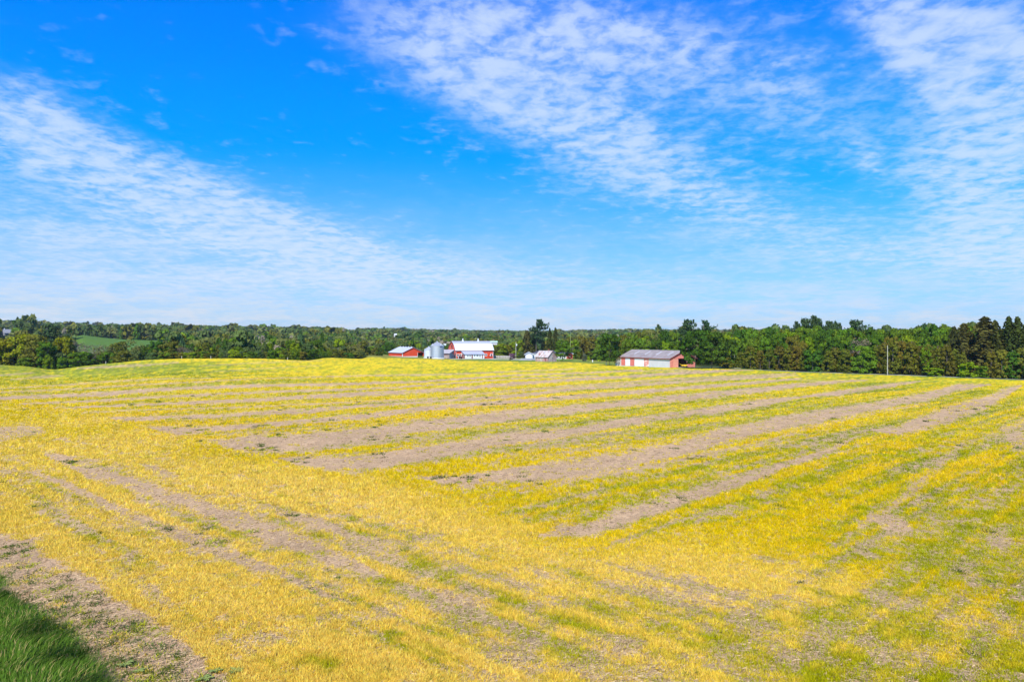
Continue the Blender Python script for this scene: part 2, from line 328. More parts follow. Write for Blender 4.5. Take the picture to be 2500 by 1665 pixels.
    g1 = sstep(green, .22, .75)[:, None]; g2 = sstep(green, .72, 1.1)[:, None]
    c = c*(1-g1)+C_GRN[None]*g1; c = c*(1-g2)+C_DGR[None]*g2
    return np.clip(cover, 0, 1), c, eg, bare

# ------------------------------------------------------------------ ground sheet
ug = np.concatenate([np.linspace(-4, -.92, 60, endpoint=False), np.linspace(-.92, .92, 1080), np.linspace(.92, 4, 61)[1:]])
vv = np.linspace(1.0, .0262, 660)                        # 9 m over distance
Yr = np.concatenate([[6, 7.2, 8.2], 9/vv]); Yr = np.concatenate([Yr, np.geomspace(Yr[-1]*1.012, 5800, 150)])
UU, YY = np.meshgrid(ug, Yr); XX = UU*YY
ZZ = ground(XX.ravel(), YY.ravel()).reshape(XX.shape)
# two rows behind the eye
XX = np.vstack([ug[None]*3000, ug[None]*100, XX]); YY = np.vstack([np.full((1, len(ug)), -2000.), np.zeros((1, len(ug))), YY]); ZZ = np.vstack([np.zeros((2, len(ug))), ZZ])
nr, nc = XX.shape
gx, gy, gzv = XX.ravel(), YY.ravel(), ZZ.ravel()
px, py = topix(gx, np.where(gy < 3, 3, gy), gzv)
cover, ccol, eg, bare = field(gx, gy, px, py)
e = edgeY(px)
infield = (gy < e)
nz = vnoise(gx/3., gy/3., 4); nz2 = vnoise(gx/25., gy/25., 2)
soil = C_SOIL[None]*(.86+.28*nz[:, None])
fc = sstep(gy, 30, 190)
k = cover*(.50+.46*fc)
colr = soil*(1-k[:, None])+ccol*k[:, None]*(.80+.12*fc)[:, None]
flk = vnoise(gx/.8, gy/3.6, 3)
colr = colr*(1+(flk-.5)*.62*sstep(gy, 60, 140))[:, None]  # flecks put tuft shading into the far field's colour
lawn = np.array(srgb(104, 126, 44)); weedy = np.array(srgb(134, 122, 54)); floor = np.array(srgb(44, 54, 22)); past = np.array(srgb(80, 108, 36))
lg = sstep(py-eg+(nz-.5)*90, -20, 24)*(px < 800)*(gy < 60)
colr = colr*(1-lg[:, None])+np.array(srgb(62, 84, 30))[None]*lg[:, None]
yardc = lawn[None]*(.8+.4*nz[:, None]); wd = sstep(nz2+nz*.5, .6, .95)[:, None]
yardc = yardc*(1-wd*.7)+weedy[None]*wd*.7
ins = sstep(gy-e+(nz-.5)*4, -1, 1)[:, None]
colr = colr*(1-ins)+yardc*ins
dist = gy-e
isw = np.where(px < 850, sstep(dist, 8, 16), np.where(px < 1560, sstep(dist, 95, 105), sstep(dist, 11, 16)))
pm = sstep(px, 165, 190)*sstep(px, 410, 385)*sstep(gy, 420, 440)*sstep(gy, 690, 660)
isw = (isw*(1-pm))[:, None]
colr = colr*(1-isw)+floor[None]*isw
colr = colr*(1-pm[:, None])+past[None]*(.9+.2*nz[:, None])*pm[:, None]
idx = np.arange(nr*nc).reshape(nr, nc)
q = np.stack([idx[:-1, :-1], idx[:-1, 1:], idx[1:, 1:], idx[1:, :-1]], -1).reshape(-1, 4)
gm = bpy.data.materials.new("field_soil"); gm.use_nodes = True; t = NT(gm.node_tree)
o = t.node('ShaderNodeOutputMaterial'); b = t.node('ShaderNodeBsdfPrincipled'); t.l.new(b.outputs[0], o.inputs[0])
b.inputs['Roughness'].default_value = .95; b.inputs['Specular IOR Level'].default_value = .1
ca = t.node('ShaderNodeVertexColor', layer_name='col'); tcn = t.node('ShaderNodeTexCoord'); v = tcn.outputs['Object']
n1 = t.noise(v, 7.0, 5, .7); n2 = t.noise(v, 28.0, 4, .7); n3 = t.noise(v, .8, 5, .65)
mp = t.node('ShaderNodeMapping'); t.l.new(v, mp.inputs[0]); mp.inputs['Scale'].default_value = (1.0, .35, 1)
n4 = t.noise(mp.outputs[0], 1.7, 6, .75)
f = t.m('MULTIPLY', t.sm(n1, .25, .75, .72, 1.24), t.sm(n2, .25, .75, .78, 1.2))
f = t.m('MULTIPLY', f, t.sm(n4, .3, .7, .84, 1.15))
mp2 = t.node('ShaderNodeMapping'); t.l.new(v, mp2.inputs[0]); mp2.inputs['Scale'].default_value = (1.0, .42, 1); mp2.inputs['Rotation'].default_value = (0, 0, .5)
n5 = t.noise(mp2.outputs[0], 4.5, 3, .6); f = t.m('MULTIPLY', f, t.sm(n5, .60, .70, 1.0, .66))
cc = t.node('ShaderNodeVectorMath', operation='SCALE'); t.l.new(ca.outputs[0], cc.inputs[0]); t.l.new(f, cc.inputs['Scale'])
t.l.new(cc.outputs[0], b.inputs['Base Color'])
bp = t.node('ShaderNodeBump'); bp.inputs['Strength'].default_value = .8; bp.inputs['Distance'].default_value = .06
t.l.new(t.m('ADD', n1, t.m('MULTIPLY', n2, .5)), bp.inputs['Height']); t.l.new(bp.outputs[0], b.inputs['Normal'])
me = mesh_np("ground", np.stack([gx, gy, gzv], 1), q, np.full(len(q), 4), [gm], col=colr, smooth=True)
link("ground", me, kind='structure')
del XX, YY, ZZ, UU

def leafmat(name, attr=True, trans=.3, rough=.8, objcol=False):
    mt = bpy.data.materials.new(name); mt.use_nodes = True; t = NT(mt.node_tree)
    o = t.node('ShaderNodeOutputMaterial'); d = t.node('ShaderNodeBsdfDiffuse'); tr = t.node('ShaderNodeBsdfTranslucent'); mx = t.node('ShaderNodeMixShader')
    mx.inputs[0].default_value = trans; t.l.new(d.outputs[0], mx.inputs[1]); t.l.new(tr.outputs[0], mx.inputs[2]); t.l.new(mx.outputs[0], o.inputs[0])
    if objcol:
        oi = t.node('ShaderNodeObjectInfo'); fa = t.node('ShaderNodeAttribute', attribute_name='fac')
        sc_ = t.sm(fa.outputs['Fac'], 0, 1, .62, 1.42)
        s1 = t.node('ShaderNodeVectorMath', operation='SCALE'); t.l.new(oi.outputs['Color'], s1.inputs[0]); t.l.new(sc_, s1.inputs['Scale'])
        hv = t.node('ShaderNodeHueSaturation'); t.l.new(s1.outputs[0], hv.inputs['Color']); t.put(hv.inputs['Hue'], t.m('ADD', .488, t.m('MULTIPLY', fa.outputs['Fac'], .024)))
        c = hv.outputs[0]
    else:
        c = t.node('ShaderNodeVertexColor', layer_name='col').outputs[0]
    t.l.new(c, d.inputs[0]); t.l.new(c, tr.inputs[0])
    return mt
M_BLADE = leafmat("crop_leaf", trans=.35); M_STRAW = leafmat("dry_straw", trans=.1)

def blades(rng, X, Y, Z, col, h, w, lean, nper, spread, jit=.12):
    n = len(X); N = n*nper
    rep = lambda a: np.repeat(a, nper, axis=0)
    bx = rep(X)+rng.normal(0, 1, N)*rep(spread); by = rep(Y)+rng.normal(0, 1, N)*rep(spread); bz = rep(Z)-.02
    hh = rep(h)*rng.uniform(.55, 1.15, N); ww = rep(w)*rng.uniform(.7, 1.3, N)*.5
    a = rng.uniform(0, 2*np.pi, N); l = rng.normal(0, 1, (N, 2))*rep(lean)[:, None]*hh[:, None]
    V = np.empty((N, 3, 3)); cx, sx = np.cos(a)*ww, np.sin(a)*ww
    V[:, 0] = np.stack([bx-cx, by-sx, bz], 1); V[:, 1] = np.stack([bx+cx, by+sx, bz], 1); V[:, 2] = np.stack([bx+l[:, 0], by+l[:, 1], bz+hh], 1)
    c = rep(col)*(1+rng.normal(0, jit, (N, 1))); c = np.clip(c, .005, .95); c3 = np.repeat(c, 3, axis=0)
    return V.reshape(-1, 3), c3
rng = np.random.RandomState(3)
# crop: sample evenly over the view, thinning with distance
Nc = 430000
pxs = rng.uniform(-450, 3250, Nc); vs = rng.uniform(.055, .60, Nc)**1.0
Yc = 9/vs; Xc = at(pxs, Yc); keep = rng.rand(Nc) < np.clip(.012*Yc**3/9*.19+.0, .30, 1)
Xc, Yc = Xc[keep], Yc[keep]; Zc = ground(Xc, Yc); ppx, ppy = topix(Xc, Yc, Zc)
cv, cl, eg_, br = field(Xc, Yc, ppx, ppy)
kk_ = (rng.rand(len(Xc)) < cv*1.02) & (ppy < eg_-5) & (Yc < edgeY(ppx)-3)
Xc, Yc, Zc, cl, cv = Xc[kk_], Yc[kk_], Zc[kk_], cl[kk_], cv[kk_]
sc1 = np.clip(Yc/26., 1, 4.5)
hgt = (.05+.06*cv+.05*rng.rand(len(Xc)))*np.clip(sc1, 1, 1.6)
j_ = rng.normal(0, 1, len(Xc)); cl = cl*np.stack([1+.07*j_, 1+.02*j_, 1+.10*np.abs(rng.normal(0, 1, len(Xc)))], 1)*rng.uniform(.74, 1.26, (len(Xc), 1))
Vb, Cb = blades(rng, Xc, Yc, Zc, cl, hgt, .026*sc1, np.full(len(Xc), .45), 6, .04*sc1, .16)
me = mesh_np("crop_plants", Vb, np.arange(len(Vb)), np.full(len(Vb)//3, 3), [M_BLADE], col=Cb)
link("crop_plants", me, kind='stuff', label="yellowing green crop standing in strips over the field", category="crop")
print("crop blades", len(Vb)//3)
# dry straw litter on the bare passes
Ns = 90000
pxs = rng.uniform(-160, 2660, Ns); vs = rng.uniform(.11, .60, Ns); Ys = 9/vs; Xs = at(pxs, Ys); Zs = ground(Xs, Ys); ppx, ppy = topix(Xs, Ys, Zs)
cv, cl, eg_, br = field(Xs, Ys, ppx, ppy)
s_ = (rng.rand(Ns) < (.25+.75*(1-cv))) & (ppy < eg_+10)
Xs, Ys, Zs = Xs[s_], Ys[s_], Zs[s_]; n = len(Xs)
a = rng.normal(.3, .9, n); L = rng.uniform(.03, .10, n)*np.clip(Ys/30, 1, 2); w = .006*np.clip(Ys/22, 1, 3)
d = np.stack([np.cos(a), np.sin(a)], 1); pn = np.stack([-d[:, 1], d[:, 0]], 1)
V3 = np.empty((n, 4, 3)); c0 = np.stack([Xs, Ys], 1)
for i, (sl, sw) in enumerate(((-1, -1), (1, -1), (1, 1), (-1, 1))):
    V3[:, i, :2] = c0+d*(L*sl)[:, None]+pn*(w*sw)[:, None]; V3[:, i, 2] = Zs+.015+rng.rand(n)*.04*(1 if sl > 0 else .3)
cs = np.array(srgb(200, 170, 128))[None]*rng.uniform(.5, 1.05, (n, 1)); cs = np.repeat(cs, 4, axis=0)
me = mesh_np("straw_litter", V3.reshape(-1, 3), np.arange(n*4), np.full(n, 4), [M_STRAW], col=cs)
link("straw_litter", me, kind='stuff', label="pale dry straw scattered on the bare soil strips", category="straw")
# cut stubble standing in the soil
Nt = 120000
pxs = rng.uniform(-300, 2900, Nt); vs = rng.uniform(.085, .60, Nt); Yt = 9/vs; Xt = at(pxs, Yt); Zt = ground(Xt, Yt); ppx, ppy = topix(Xt, Yt, Zt)
cv, cl, eg_, br = field(Xt, Yt, ppx, ppy)
s_ = (rng.rand(Nt) < (.10+.55*br+.3*(1-cv))) & (ppy < eg_+10)
Xt, Yt, Zt = Xt[s_], Yt[s_], Zt[s_]; n = len(Xt); sct = np.clip(Yt/28, 1, 3)
tcl = np.where(rng.rand(n, 1) < .55, np.array(srgb(196, 164, 120))[None], np.array(srgb(96, 76, 50))[None])*rng.uniform(.6, 1.1, (n, 1))
Vb, Cb = blades(rng, Xt, Yt, Zt, tcl, .055*sct**.5*rng.uniform(.5, 1.5, n), .022*sct, np.full(n, .7), 3, .05*sct, .15)
link("stubble", mesh_np("stubble", Vb, np.arange(len(Vb)), np.full(len(Vb)//3, 3), [M_STRAW], col=Cb), kind='stuff', label="short cut stubble standing in the bare soil", category="stubble")
# dark green weeds on the bare passes
Nw = 9000
pxs = rng.uniform(-160, 2660, Nw); vs = rng.uniform(.075, .60, Nw); Yw = 9/vs; Xw = at(pxs, Yw); Zw = ground(Xw, Yw); ppx, ppy = topix(Xw, Yw, Zw)
cv, cl, eg_, br = field(Xw, Yw, ppx, ppy); nw = vnoise(Xw/3.5+3, Yw/3.5, 2); lowd = sstep(ppy-np.interp(ppx, *zip(*EDGE_UP)), -10, 60)
s_ = (rng.rand(Nw) < 1.0*sstep(nw+.18*lowd*2, .50, .72)*(.16+br)*(.45+.55*sstep(ppx, 1300, 600)+.35*lowd)) & (ppy < eg_+6)
Xw, Yw, Zw = Xw[s_], Yw[s_], Zw[s_]; n = len(Xw)
wc = np.array(srgb(84, 104, 40))[None]*rng.uniform(.6, 1.25, (n, 1))*np.array([1, 1, 1])[None]; ye = rng.rand(n) < .3; wc[ye] = np.array(srgb(170, 170, 40))
scw = np.clip(Yw/26, 1, 3)
Vb, Cb = blades(rng, Xw, Yw, Zw, wc, .10*scw**.5*rng.uniform(.6, 1.5, n), .035*scw, np.full(n, .9), 34, .11*scw**.6*rng.uniform(.6, 1.5, n), .2)
me = mesh_np("weeds", Vb, np.arange(len(Vb)), np.full(len(Vb)//3, 3), [M_BLADE], col=Cb)
link("weeds", me, kind='stuff', label="low dark green weeds dotted over the bare soil", category="weeds")
# long grass in the near left corner
Ng = 260000
Xg = rng.uniform(-34, 2, Ng); Yg = rng.uniform(11, 34, Ng); Zg = ground(Xg, Yg); ppx, ppy = topix(Xg, Yg, Zg)
eg_ = np.interp(ppx, *zip(*EDGE_GR)); tn = vnoise(Xg/1.1, Yg/1.1, 3)
dd = ppy-eg_+(tn-.5)*90
s_ = (rng.rand(Ng) < sstep(dd, -44, 26)**1.5) & (ppx > -250) & (ppy < 1800)
Xg, Yg, Zg, tn, dd = Xg[s_], Yg[s_], Zg[s_], tn[s_], dd[s_]; n = len(Xg)
h = (.09+.17*sstep(dd, -10, 70))*rng.uniform(.6, 1.3, n); flow = vnoise(Xg/1.6+50, Yg/1.6, 2)*5.0-1.6
dr = np.stack([np.cos(flow), np.sin(flow)], 1)+rng.normal(0, .35, (n, 2)); ln = (.55+.5*rng.rand(n))*h
wd = rng.uniform(.007, .013, n); side = np.stack([-dr[:, 1], dr[:, 0]], 1); side /= np.linalg.norm(side, axis=1)[:, None]
V5 = np.empty((n, 5, 3)); b0 = np.stack([Xg, Yg], 1); md = b0+dr*(ln*.35)[:, None]; tp = b0+dr*ln[:, None]
V5[:, 0, :2] = b0-side*wd[:, None]; V5[:, 1, :2] = b0+side*wd[:, None]; V5[:, 2, :2] = md+side*wd[:, None]*.8; V5[:, 3, :2] = md-side*wd[:, None]*.8; V5[:, 4, :2] = tp
V5[:, 0, 2] = V5[:, 1, 2] = Zg-.02; V5[:, 2, 2] = V5[:, 3, 2] = Zg+h*.62; V5[:, 4, 2] = Zg+h*.88
i0 = np.arange(n)[:, None]*5; lp = np.concatenate([i0+np.array([[0, 1, 2, 3]]), i0+np.array([[3, 2, 4]])], 1).ravel()
gcol = np.array(srgb(84, 112, 36))[None]*rng.uniform(.6, 1.3, (n, 1)); br_ = rng.rand(n) < .10+.3*(dd < 5); gcol[br_] = np.array(srgb(178, 160, 96))*.9
me = mesh_np("long_grass", V5.reshape(-1, 3), lp, np.tile([4, 3], n), [M_BLADE], col=np.repeat(gcol, 5, axis=0))
link("long_grass", me, kind='stuff', label="long dark green grass bending over the near field edge", category="grass")
# ------------------------------------------------------------------ trees
M_LEAF = leafmat("foliage", trans=.22, objcol=True); M_WOOD = leafmat("far_foliage", trans=.2)
M_BARK = material("bark", (.16, .13, .10), .95, .3, 6.0)
M_TWIG = material("bare_twigs", (.33, .28, .23), .95, .2, 6.0)
def cards(rng, C, N, s, asp=1.0):
    """leaf clumps: one quad per centre C facing N, edge s"""
    n = len(C); N = N/np.maximum(np.linalg.norm(N, axis=1), 1e-6)[:, None]
    r = rng.normal(0, 1, (n, 3)); T = np.cross(N, r); T /= np.maximum(np.linalg.norm(T, axis=1), 1e-6)[:, None]; B = np.cross(N, T)
    s = np.broadcast_to(s, (n,)); V = np.empty((n, 4, 3))
    for i, (a, b) in enumerate(((-1, -.6), (.7, -1), (1, .8), (-.6, 1))):
        V[:, i] = C+T*(s*a*.5*asp)[:, None]+B*(s*b*.5)[:, None]
    return V
def broad(rng, ncl=42, per=70, size=.055, shape='round', low=.12):
    """unit crown: 1 high, about 1 wide, base at 0"""
    P_ = []; 
    while len(P_) < ncl:
        z = rng.uniform(low, .93); th = rng.uniform(0, 2*np.pi)
        t = (z-low)/(1-low)
        R_ = {'round': math.sqrt(max(0, 1-((t-.42)/.62)**2)), 'oval': math.sqrt(max(0, 1-((t-.5)/.56)**2))*.8, 'wide': math.sqrt(max(0, 1-((t-.30)/.74)**2)),
              'fan': .35+.65*math.sin(min(1, t*1.1)*math.pi*.72), 'cedar': (1-t)**.60*(.55+.45*min(1, t*4))*.95}[shape]*.44
        r = R_*rng.uniform(.55, 1.0); P_.append((r*math.cos(th), r*math.sin(th), z))
    P_ = np.array(P_); rad = rng.uniform(.085, .165, ncl)*(.62 if shape == 'cedar' else 1)
    Cc, Nn, fa = [], [], []
    for p, r in zip(P_, rad):
        d = rng.normal(0, 1, (per, 3)); d[:, 2] = np.abs(d[:, 2])*1.0-.25; d /= np.linalg.norm(d, axis=1)[:, None]
        Cc.append(p+d*r*rng.uniform(.8, 1.1, (per, 1))*np.array([1, 1, .72])); Nn.append(d+rng.normal(0, .38, (per, 3))); fa.append(np.clip(rng.normal(.45+rng.uniform(-.12, .12), .16, per), 0, 1))
    V = cards(rng, np.concatenate(Cc), np.concatenate(Nn), size*rng.uniform(.7, 1.3, ncl*per)).reshape(-1, 3)
    return V, np.concatenate(fa)
def conif(rng, kind='cedar', n=2600, size=.04):
    z = rng.uniform(0.02, 1, n)**1.15; th = rng.uniform(0, 2*np.pi, n)
    if kind == 'cedar':
        env = np.sin(np.clip((1-z)*1.25, 0, 1)*np.pi/2)**.75*.40*(.80+.20*np.sin(th*3+z*9)+.16*np.sin(th*7+z*23))
        r = env*rng.uniform(.6, 1.0, n)**.5; dz = 0
        N = np.stack([np.cos(th), np.sin(th), np.full(n, .5)], 1)+rng.normal(0, .45, (n, 3))
    else:
        lay = 22.0 if kind == 'spruce' else 9.0
        zq = np.floor(z*lay)/lay+.5/lay; th2 = th+np.floor(z*lay)*1.7; nb = 7 if kind == 'spruce' else 5
        br = np.round(th2/(2*np.pi)*nb)*(2*np.pi/nb); th3 = br+(th2-br)*.55-np.floor(z*lay)*1.7
        env = (1-zq)**.62*.40+.012
        u = rng.rand(n)**.6; r = env*u*(.8+.4*np.sin(br*3.3+zq*20)); z = zq-.17*u*(r/.3)+rng.normal(0, .012, n)
        th = th3; N = np.stack([np.cos(th)*.4, np.sin(th)*.4, np.ones(n)], 1)+rng.normal(0, .4, (n, 3))
    C = np.stack([r*np.cos(th), r*np.sin(th), z], 1)
    return cards(rng, C, N, size*rng.uniform(.6, 1.3, n), 1.3).reshape(-1, 3), np.clip(rng.normal(.45, .2, n), 0, 1)
def pine(rng, n=2600, lean=0.0, flat=.5):
    """old white pine: flat tiers at the ends of a few long limbs, open between"""
    Cc, Nn, fa = [], [], []; k = 15
    for i in range(k):
        z = .30+.68*(i/(k-1)); th = i*2.4+rng.uniform(-.4, .4); L = (.36 if z < .8 else .20)*rng.uniform(.5, 1.1)*(1.15-abs(z-.62)*1.1)
        c0 = np.array([L*.72*math.cos(th)+lean*z, L*.72*math.sin(th), z+.05*L/.3])
        m_ = n//k; d = np.clip(rng.normal(0, 1, (m_, 3)), -1.5, 1.5)*np.array([L*.36+.02, L*.36+.02, .026]); d[:, 2] += np.linalg.norm(d[:, :2], axis=1)*.30
        Cc.append(c0+d); Nn.append(np.array([0, 0, 1])+rng.normal(0, .5, (m_, 3))); fa.append(np.clip(rng.normal(.45, .18, m_), 0, 1))
    return cards(rng, np.concatenate(Cc), np.concatenate(Nn), .036*rng.uniform(.6, 1.3, (n//k)*k), 1.5).reshape(-1, 3), np.concatenate(fa)
def limbs(rng, h0=0.0, depth=4, L0=.34, spread=.55, thick=.022, up=.25, nchild=3):
    """branching wooden skeleton as thin triangular tubes (verts, quads)"""
    V, Q = [], []
    def tube(p, q_, r0, r1):
        d = q_-p; d = d/np.linalg.norm(d); a = np.cross(d, [.3, .9, .1]); a /= np.linalg.norm(a); b_ = np.cross(d, a); i = len(V)
        for (c, r) in ((p, r0), (q_, r1)):
            for k in range(4): V.append(c+r*(a*math.cos(k*math.pi/2)+b_*math.sin(k*math.pi/2)))
        for k in range(4): Q.append((i+k, i+(k+1) % 4, i+4+(k+1) % 4, i+4+k))
    def grow(p, d, L, r, k):
        q_ = p+d*L; tube(p, q_, r, r*.62)
        if k == 0: return
        for _ in range(nchild if k > 1 else nchild+1):
            nd = d+rng.normal(0, spread, 3)+np.array([0, 0, up*.5]); nd /= np.linalg.norm(nd); grow(q_, nd, L*rng.uniform(.58, .80), r*.58, k-1)
    grow(np.array([0, 0, h0]), np.array([0, 0, 1.]), L0, thick, depth)
    return np.array(V), np.array(Q)
def leafmesh(name, V, fa, mat=None): 
    n = len(V)//4; return mesh_np(name, V, np.arange(n*4), np.full(n, 4), [mat or M_LEAF], fac=fa)
def twigmesh(name, V, Q, mat): return mesh_np(name, V, Q, np.full(len(Q), 4), [mat])
rs = lambda k: np.random.RandomState(k)
PRO = {'maple': [], 'oval': [], 'wide': [], 'cedar': [], 'spruce': [], 'pine': [], 'bare': [], 'bush': [], 'thin': []}
for k in range(4): PRO['maple'].append(leafmesh("maple_crown", *broad(rs(10+k), 46, 74, .052, 'round', .02)))
for k in range(3): PRO['oval'].append(leafmesh("oval_crown", *broad(rs(20+k), 40, 70, .052, 'oval', .02)))
for k in range(3): PRO['wide'].append(leafmesh("wide_crown", *broad(rs(30+k), 52, 74, .050, 'wide', .02)))
for k in range(4): PRO['cedar'].append(leafmesh("cedar_crown", *broad(rs(40+k), 84, 36, .042, 'cedar', .03)))
for k in range(4): PRO['spruce'].append(leafmesh("spruce_crown", *conif(rs(50+k), 'spruce', 3400, .04)))
for k in range(4): PRO['pine'].append(leafmesh("pine_crown", *pine(rs(60+k), 2600, lean=(-.08, .1, .0, .16)[k])))
for k in range(2): PRO['bush'].append(leafmesh("bush_crown", *broad(rs(70+k), 26, 60, .08, 'wide', .0)))
for k in range(3): PRO['thin'].append(leafmesh("open_crown", *broad(rs(80+k), 60, 20, .045, 'fan', .05)))
TWIGS = []
for k in range(3):
    PRO['bare'].append(leafmesh("bare_crown", *broad(rs(95+k), 80, 26, .022, 'fan', .08))); TWIGS.append(twigmesh("bare_limbs", *limbs(rs(90+k), 0, 5, .27, .42, .022, .3), M_TWIG))
TRUNK = [twigmesh("trunk", *limbs(rs(5+k), 0, 3, .42, .38, .022, .4), M_BARK) for k in range(3)]
STEM = twigmesh("stem", *limbs(rs(4), 0, 0, .97, .1, .014), M_BARK)
GCOL = {'mg': srgb(100, 126, 32), 'dg': srgb(76, 104, 30), 'lm': srgb(128, 148, 26), 'ol': srgb(118, 116, 40), 'ce': srgb(108, 110, 36), 'ceb': srgb(112, 104, 38), 'sp': srgb(76, 84, 34),
        'spb': srgb(98, 94, 44), 'pn': srgb(76, 100, 58), 'yg': srgb(140, 140, 26), 'gr': srgb(96, 112, 56), 'rd': srgb(120, 40, 22), 'll': srgb(130, 96, 116), 'pg': srgb(120, 124, 62), 'bg': srgb(104, 118, 92), 'by': srgb(170, 190, 30)}
KINDNAME = {'maple': 'broadleaf_tree', 'oval': 'broadleaf_tree', 'wide': 'broadleaf_tree', 'thin': 'broadleaf_tree', 'cedar': 'cedar_tree', 'spruce': 'spruce_tree', 'pine': 'pine_tree', 'bare': 'bare_tree', 'bush': 'bush'}
trng = random.Random(11)
NTREE = {}
def tree(kind, px, ytop, Y, wpx, tint, label, group=None, base=None, trunkh=.0, seed=None, cat=None, X=None, h=None, w=None):
    X = at(px, Y) if X is None else X
    zb = gz(X, Y)-.1
    h = (zy(Y, ytop)-zb) if h is None else h
    w = wpx/F*Y if w is None else w
    if h < .5: return None
    PR = PRO[kind]; k = (seed if seed is not None else trng.randrange(len(PR))) % len(PR)
    rz = trng.uniform(0, 6.28) if kind != 'pine' else trng.uniform(-.5, .5)
    nm = KINDNAME[kind]
    root = thing(nm, (X, Y, zb), rz, label, cat or ('bush' if kind == 'bush' else 'tree'), group)
    th = trunkh*h; wf = {'cedar': 1/.92, 'spruce': 1/.72, 'pine': 1/.75, 'bare': 1/.8, 'bush': 1/.95}.get(kind, 1/.98)
    c = link('crown' if kind not in ('bush',) else 'foliage', PR[k], root); c.location = (0, 0, th); c.scale = (w*wf, w*wf, (h-th)/(1.0 if kind != 'bare' else 1.02))
    g = GCOL[tint] if kind != 'bare' else srgb(134, 122, 98); g = tuple(x*.80 for x in g); j = [trng.uniform(.86, 1.14) for _ in range(2)]
    c.color = (g[0]*j[0]*j[1], g[1]*j[0], g[2]*j[0], 1)
    if kind in ('cedar', 'spruce', 'pine'): s = link('trunk', STEM, root); s.scale = (h*(.9 if kind == 'pine' else 1), h*(.9 if kind == 'pine' else 1), h)
    elif kind == 'bare': s = link('limbs', TWIGS[trng.randrange(3)], root); s.scale = (w*1.0, w*1.0, h*1.02)
    elif kind in ('maple', 'oval', 'wide', 'thin'): s = link('trunk', TRUNK[trng.randrange(3)], root); s.scale = (w*.62, w*.62, h*.62)
    NTREE[nm] = NTREE.get(nm, 0)+1
    return root

# --- wood along the road on the right
E = lambda px, d: float(edgeY(px))+d
GF = "cedars along the road edge"; GM = "broadleaf trees in the roadside wood"
for (x, yt, w, tn) in [(1790,872,26,'ol'),(1808,858,34,'ce'),(1832,843,46,'ce'),(1856,853,34,'ceb'),(1878,850,34,'ce'),(1902,843,46,'ceb'),(1925,846,40,'ce'),(1946,842,46,'ceb'),(1966,850,36,'ce'),(2022,853,34,'ce'),(2040,846,46,'ceb'),(2064,850,42,'ce'),(2086,858,34,'ceb'),(2142,840,44,'ce'),(2160,834,46,'ceb'),(2180,832,48,'ce'),(2204,829,50,'ceb'),(2226,831,48,'ce'),(2246,842,38,'ceb'),(2268,838,44,'ceb'),(2290,842,40,'ce'),(2312,840,44,'ceb'),(2330,850,40,'ce'),(2350,858,36,'ce')]:
    tree('cedar', x, yt, E(x, 7+trng.uniform(0, 4)), w*1.1, tn, "olive brown bushy cedar at the front of the wood along the road", GF)
for (x, yt, w, tn) in [(2420,856,44,'ol'),(2446,850,48,'ol'),(2472,852,50,'dg'),(2496,846,50,'ol'),(2524,850,50,'dg'),(2560,840,60,'ol'),(2600,850,60,'dg')]:
    tree('cedar', x, yt, E(x, 7+trng.uniform(0, 3)), w*1.1, tn, "dark olive bushy cedar at the right end of the road beneath the spruces", "cedars beneath the spruces")
tree('oval', 1984, 851, E(1984, 7), 52, 'dg', "bright green broadleaf tree standing alone among the olive cedars right of middle", cat='tree')
tree('wide', 2108, 846, E(2108, 7), 60, 'mg', "round bright green broadleaf tree beside the bleached bare branches, left of the tall pole")
tree('thin', 2262, 843, E(2262, 6), 24, 'lm', "slender lime green sapling squeezed between brown cedars right of the tall pole", trunkh=.1)
tree('bush', 2278, 897, E(2278, 5), 46, 'lm', "low spreading yellow green shrub at the roadside right of the tall pole")
tree('bush', 2363, 884, E(2363, 5), 44, 'lm', "tall bright green shrub at the roadside under the big brown spruce")
tree('bush', 2397, 892, E(2397, 5), 30, 'mg', "dark green shrub at the foot of the big spruce's pale trunk")
tree('bush', 2070, 893, E(2070, 5), 30, 'ol', "low olive shrub at the roadside left of the tall pole")
tree('bare', 2096, 824, E(2096, 13), 46, 'gr', "bleached bare tree showing white twigs above the cedars")
for (x, yt, w, tn, lb) in [(2405,774,104,'spb',"tallest brown spruce with drooping boughs and a pale trunk showing"),(2352,790,70,'spb',"brown spruce just left of the tallest spruce"),(2330,797,50,'spb',"leftmost brown spruce of the right hand spruce group"),
      (2430,783,56,'sp',"spruce with a thin top just right of the tallest spruce"),(2463,773,56,'sp',"dark spruce near the right frame edge with a tiered top"),(2484,774,60,'sp',"dark spruce at the right frame edge, rightmost tall tip"),(2504,790,50,'sp',"dark spruce cut by the right frame edge")]:
    tree('spruce', x, yt, E(x, 15), w*1.25, tn, lb, "spruces at the right end of the wood")
for (x, yt, w, tn) in [(2372,812,50,'spb'),(2446,806,50,'sp'),(2550,780,70,'sp'),(2600,778,80,'sp'),(2388,822,40,'sp')]:
    tree('spruce', x, yt, E(x, 20), w, tn, "dark shorter spruce filling in behind the tall spruces at the right", "shorter spruces at the right")
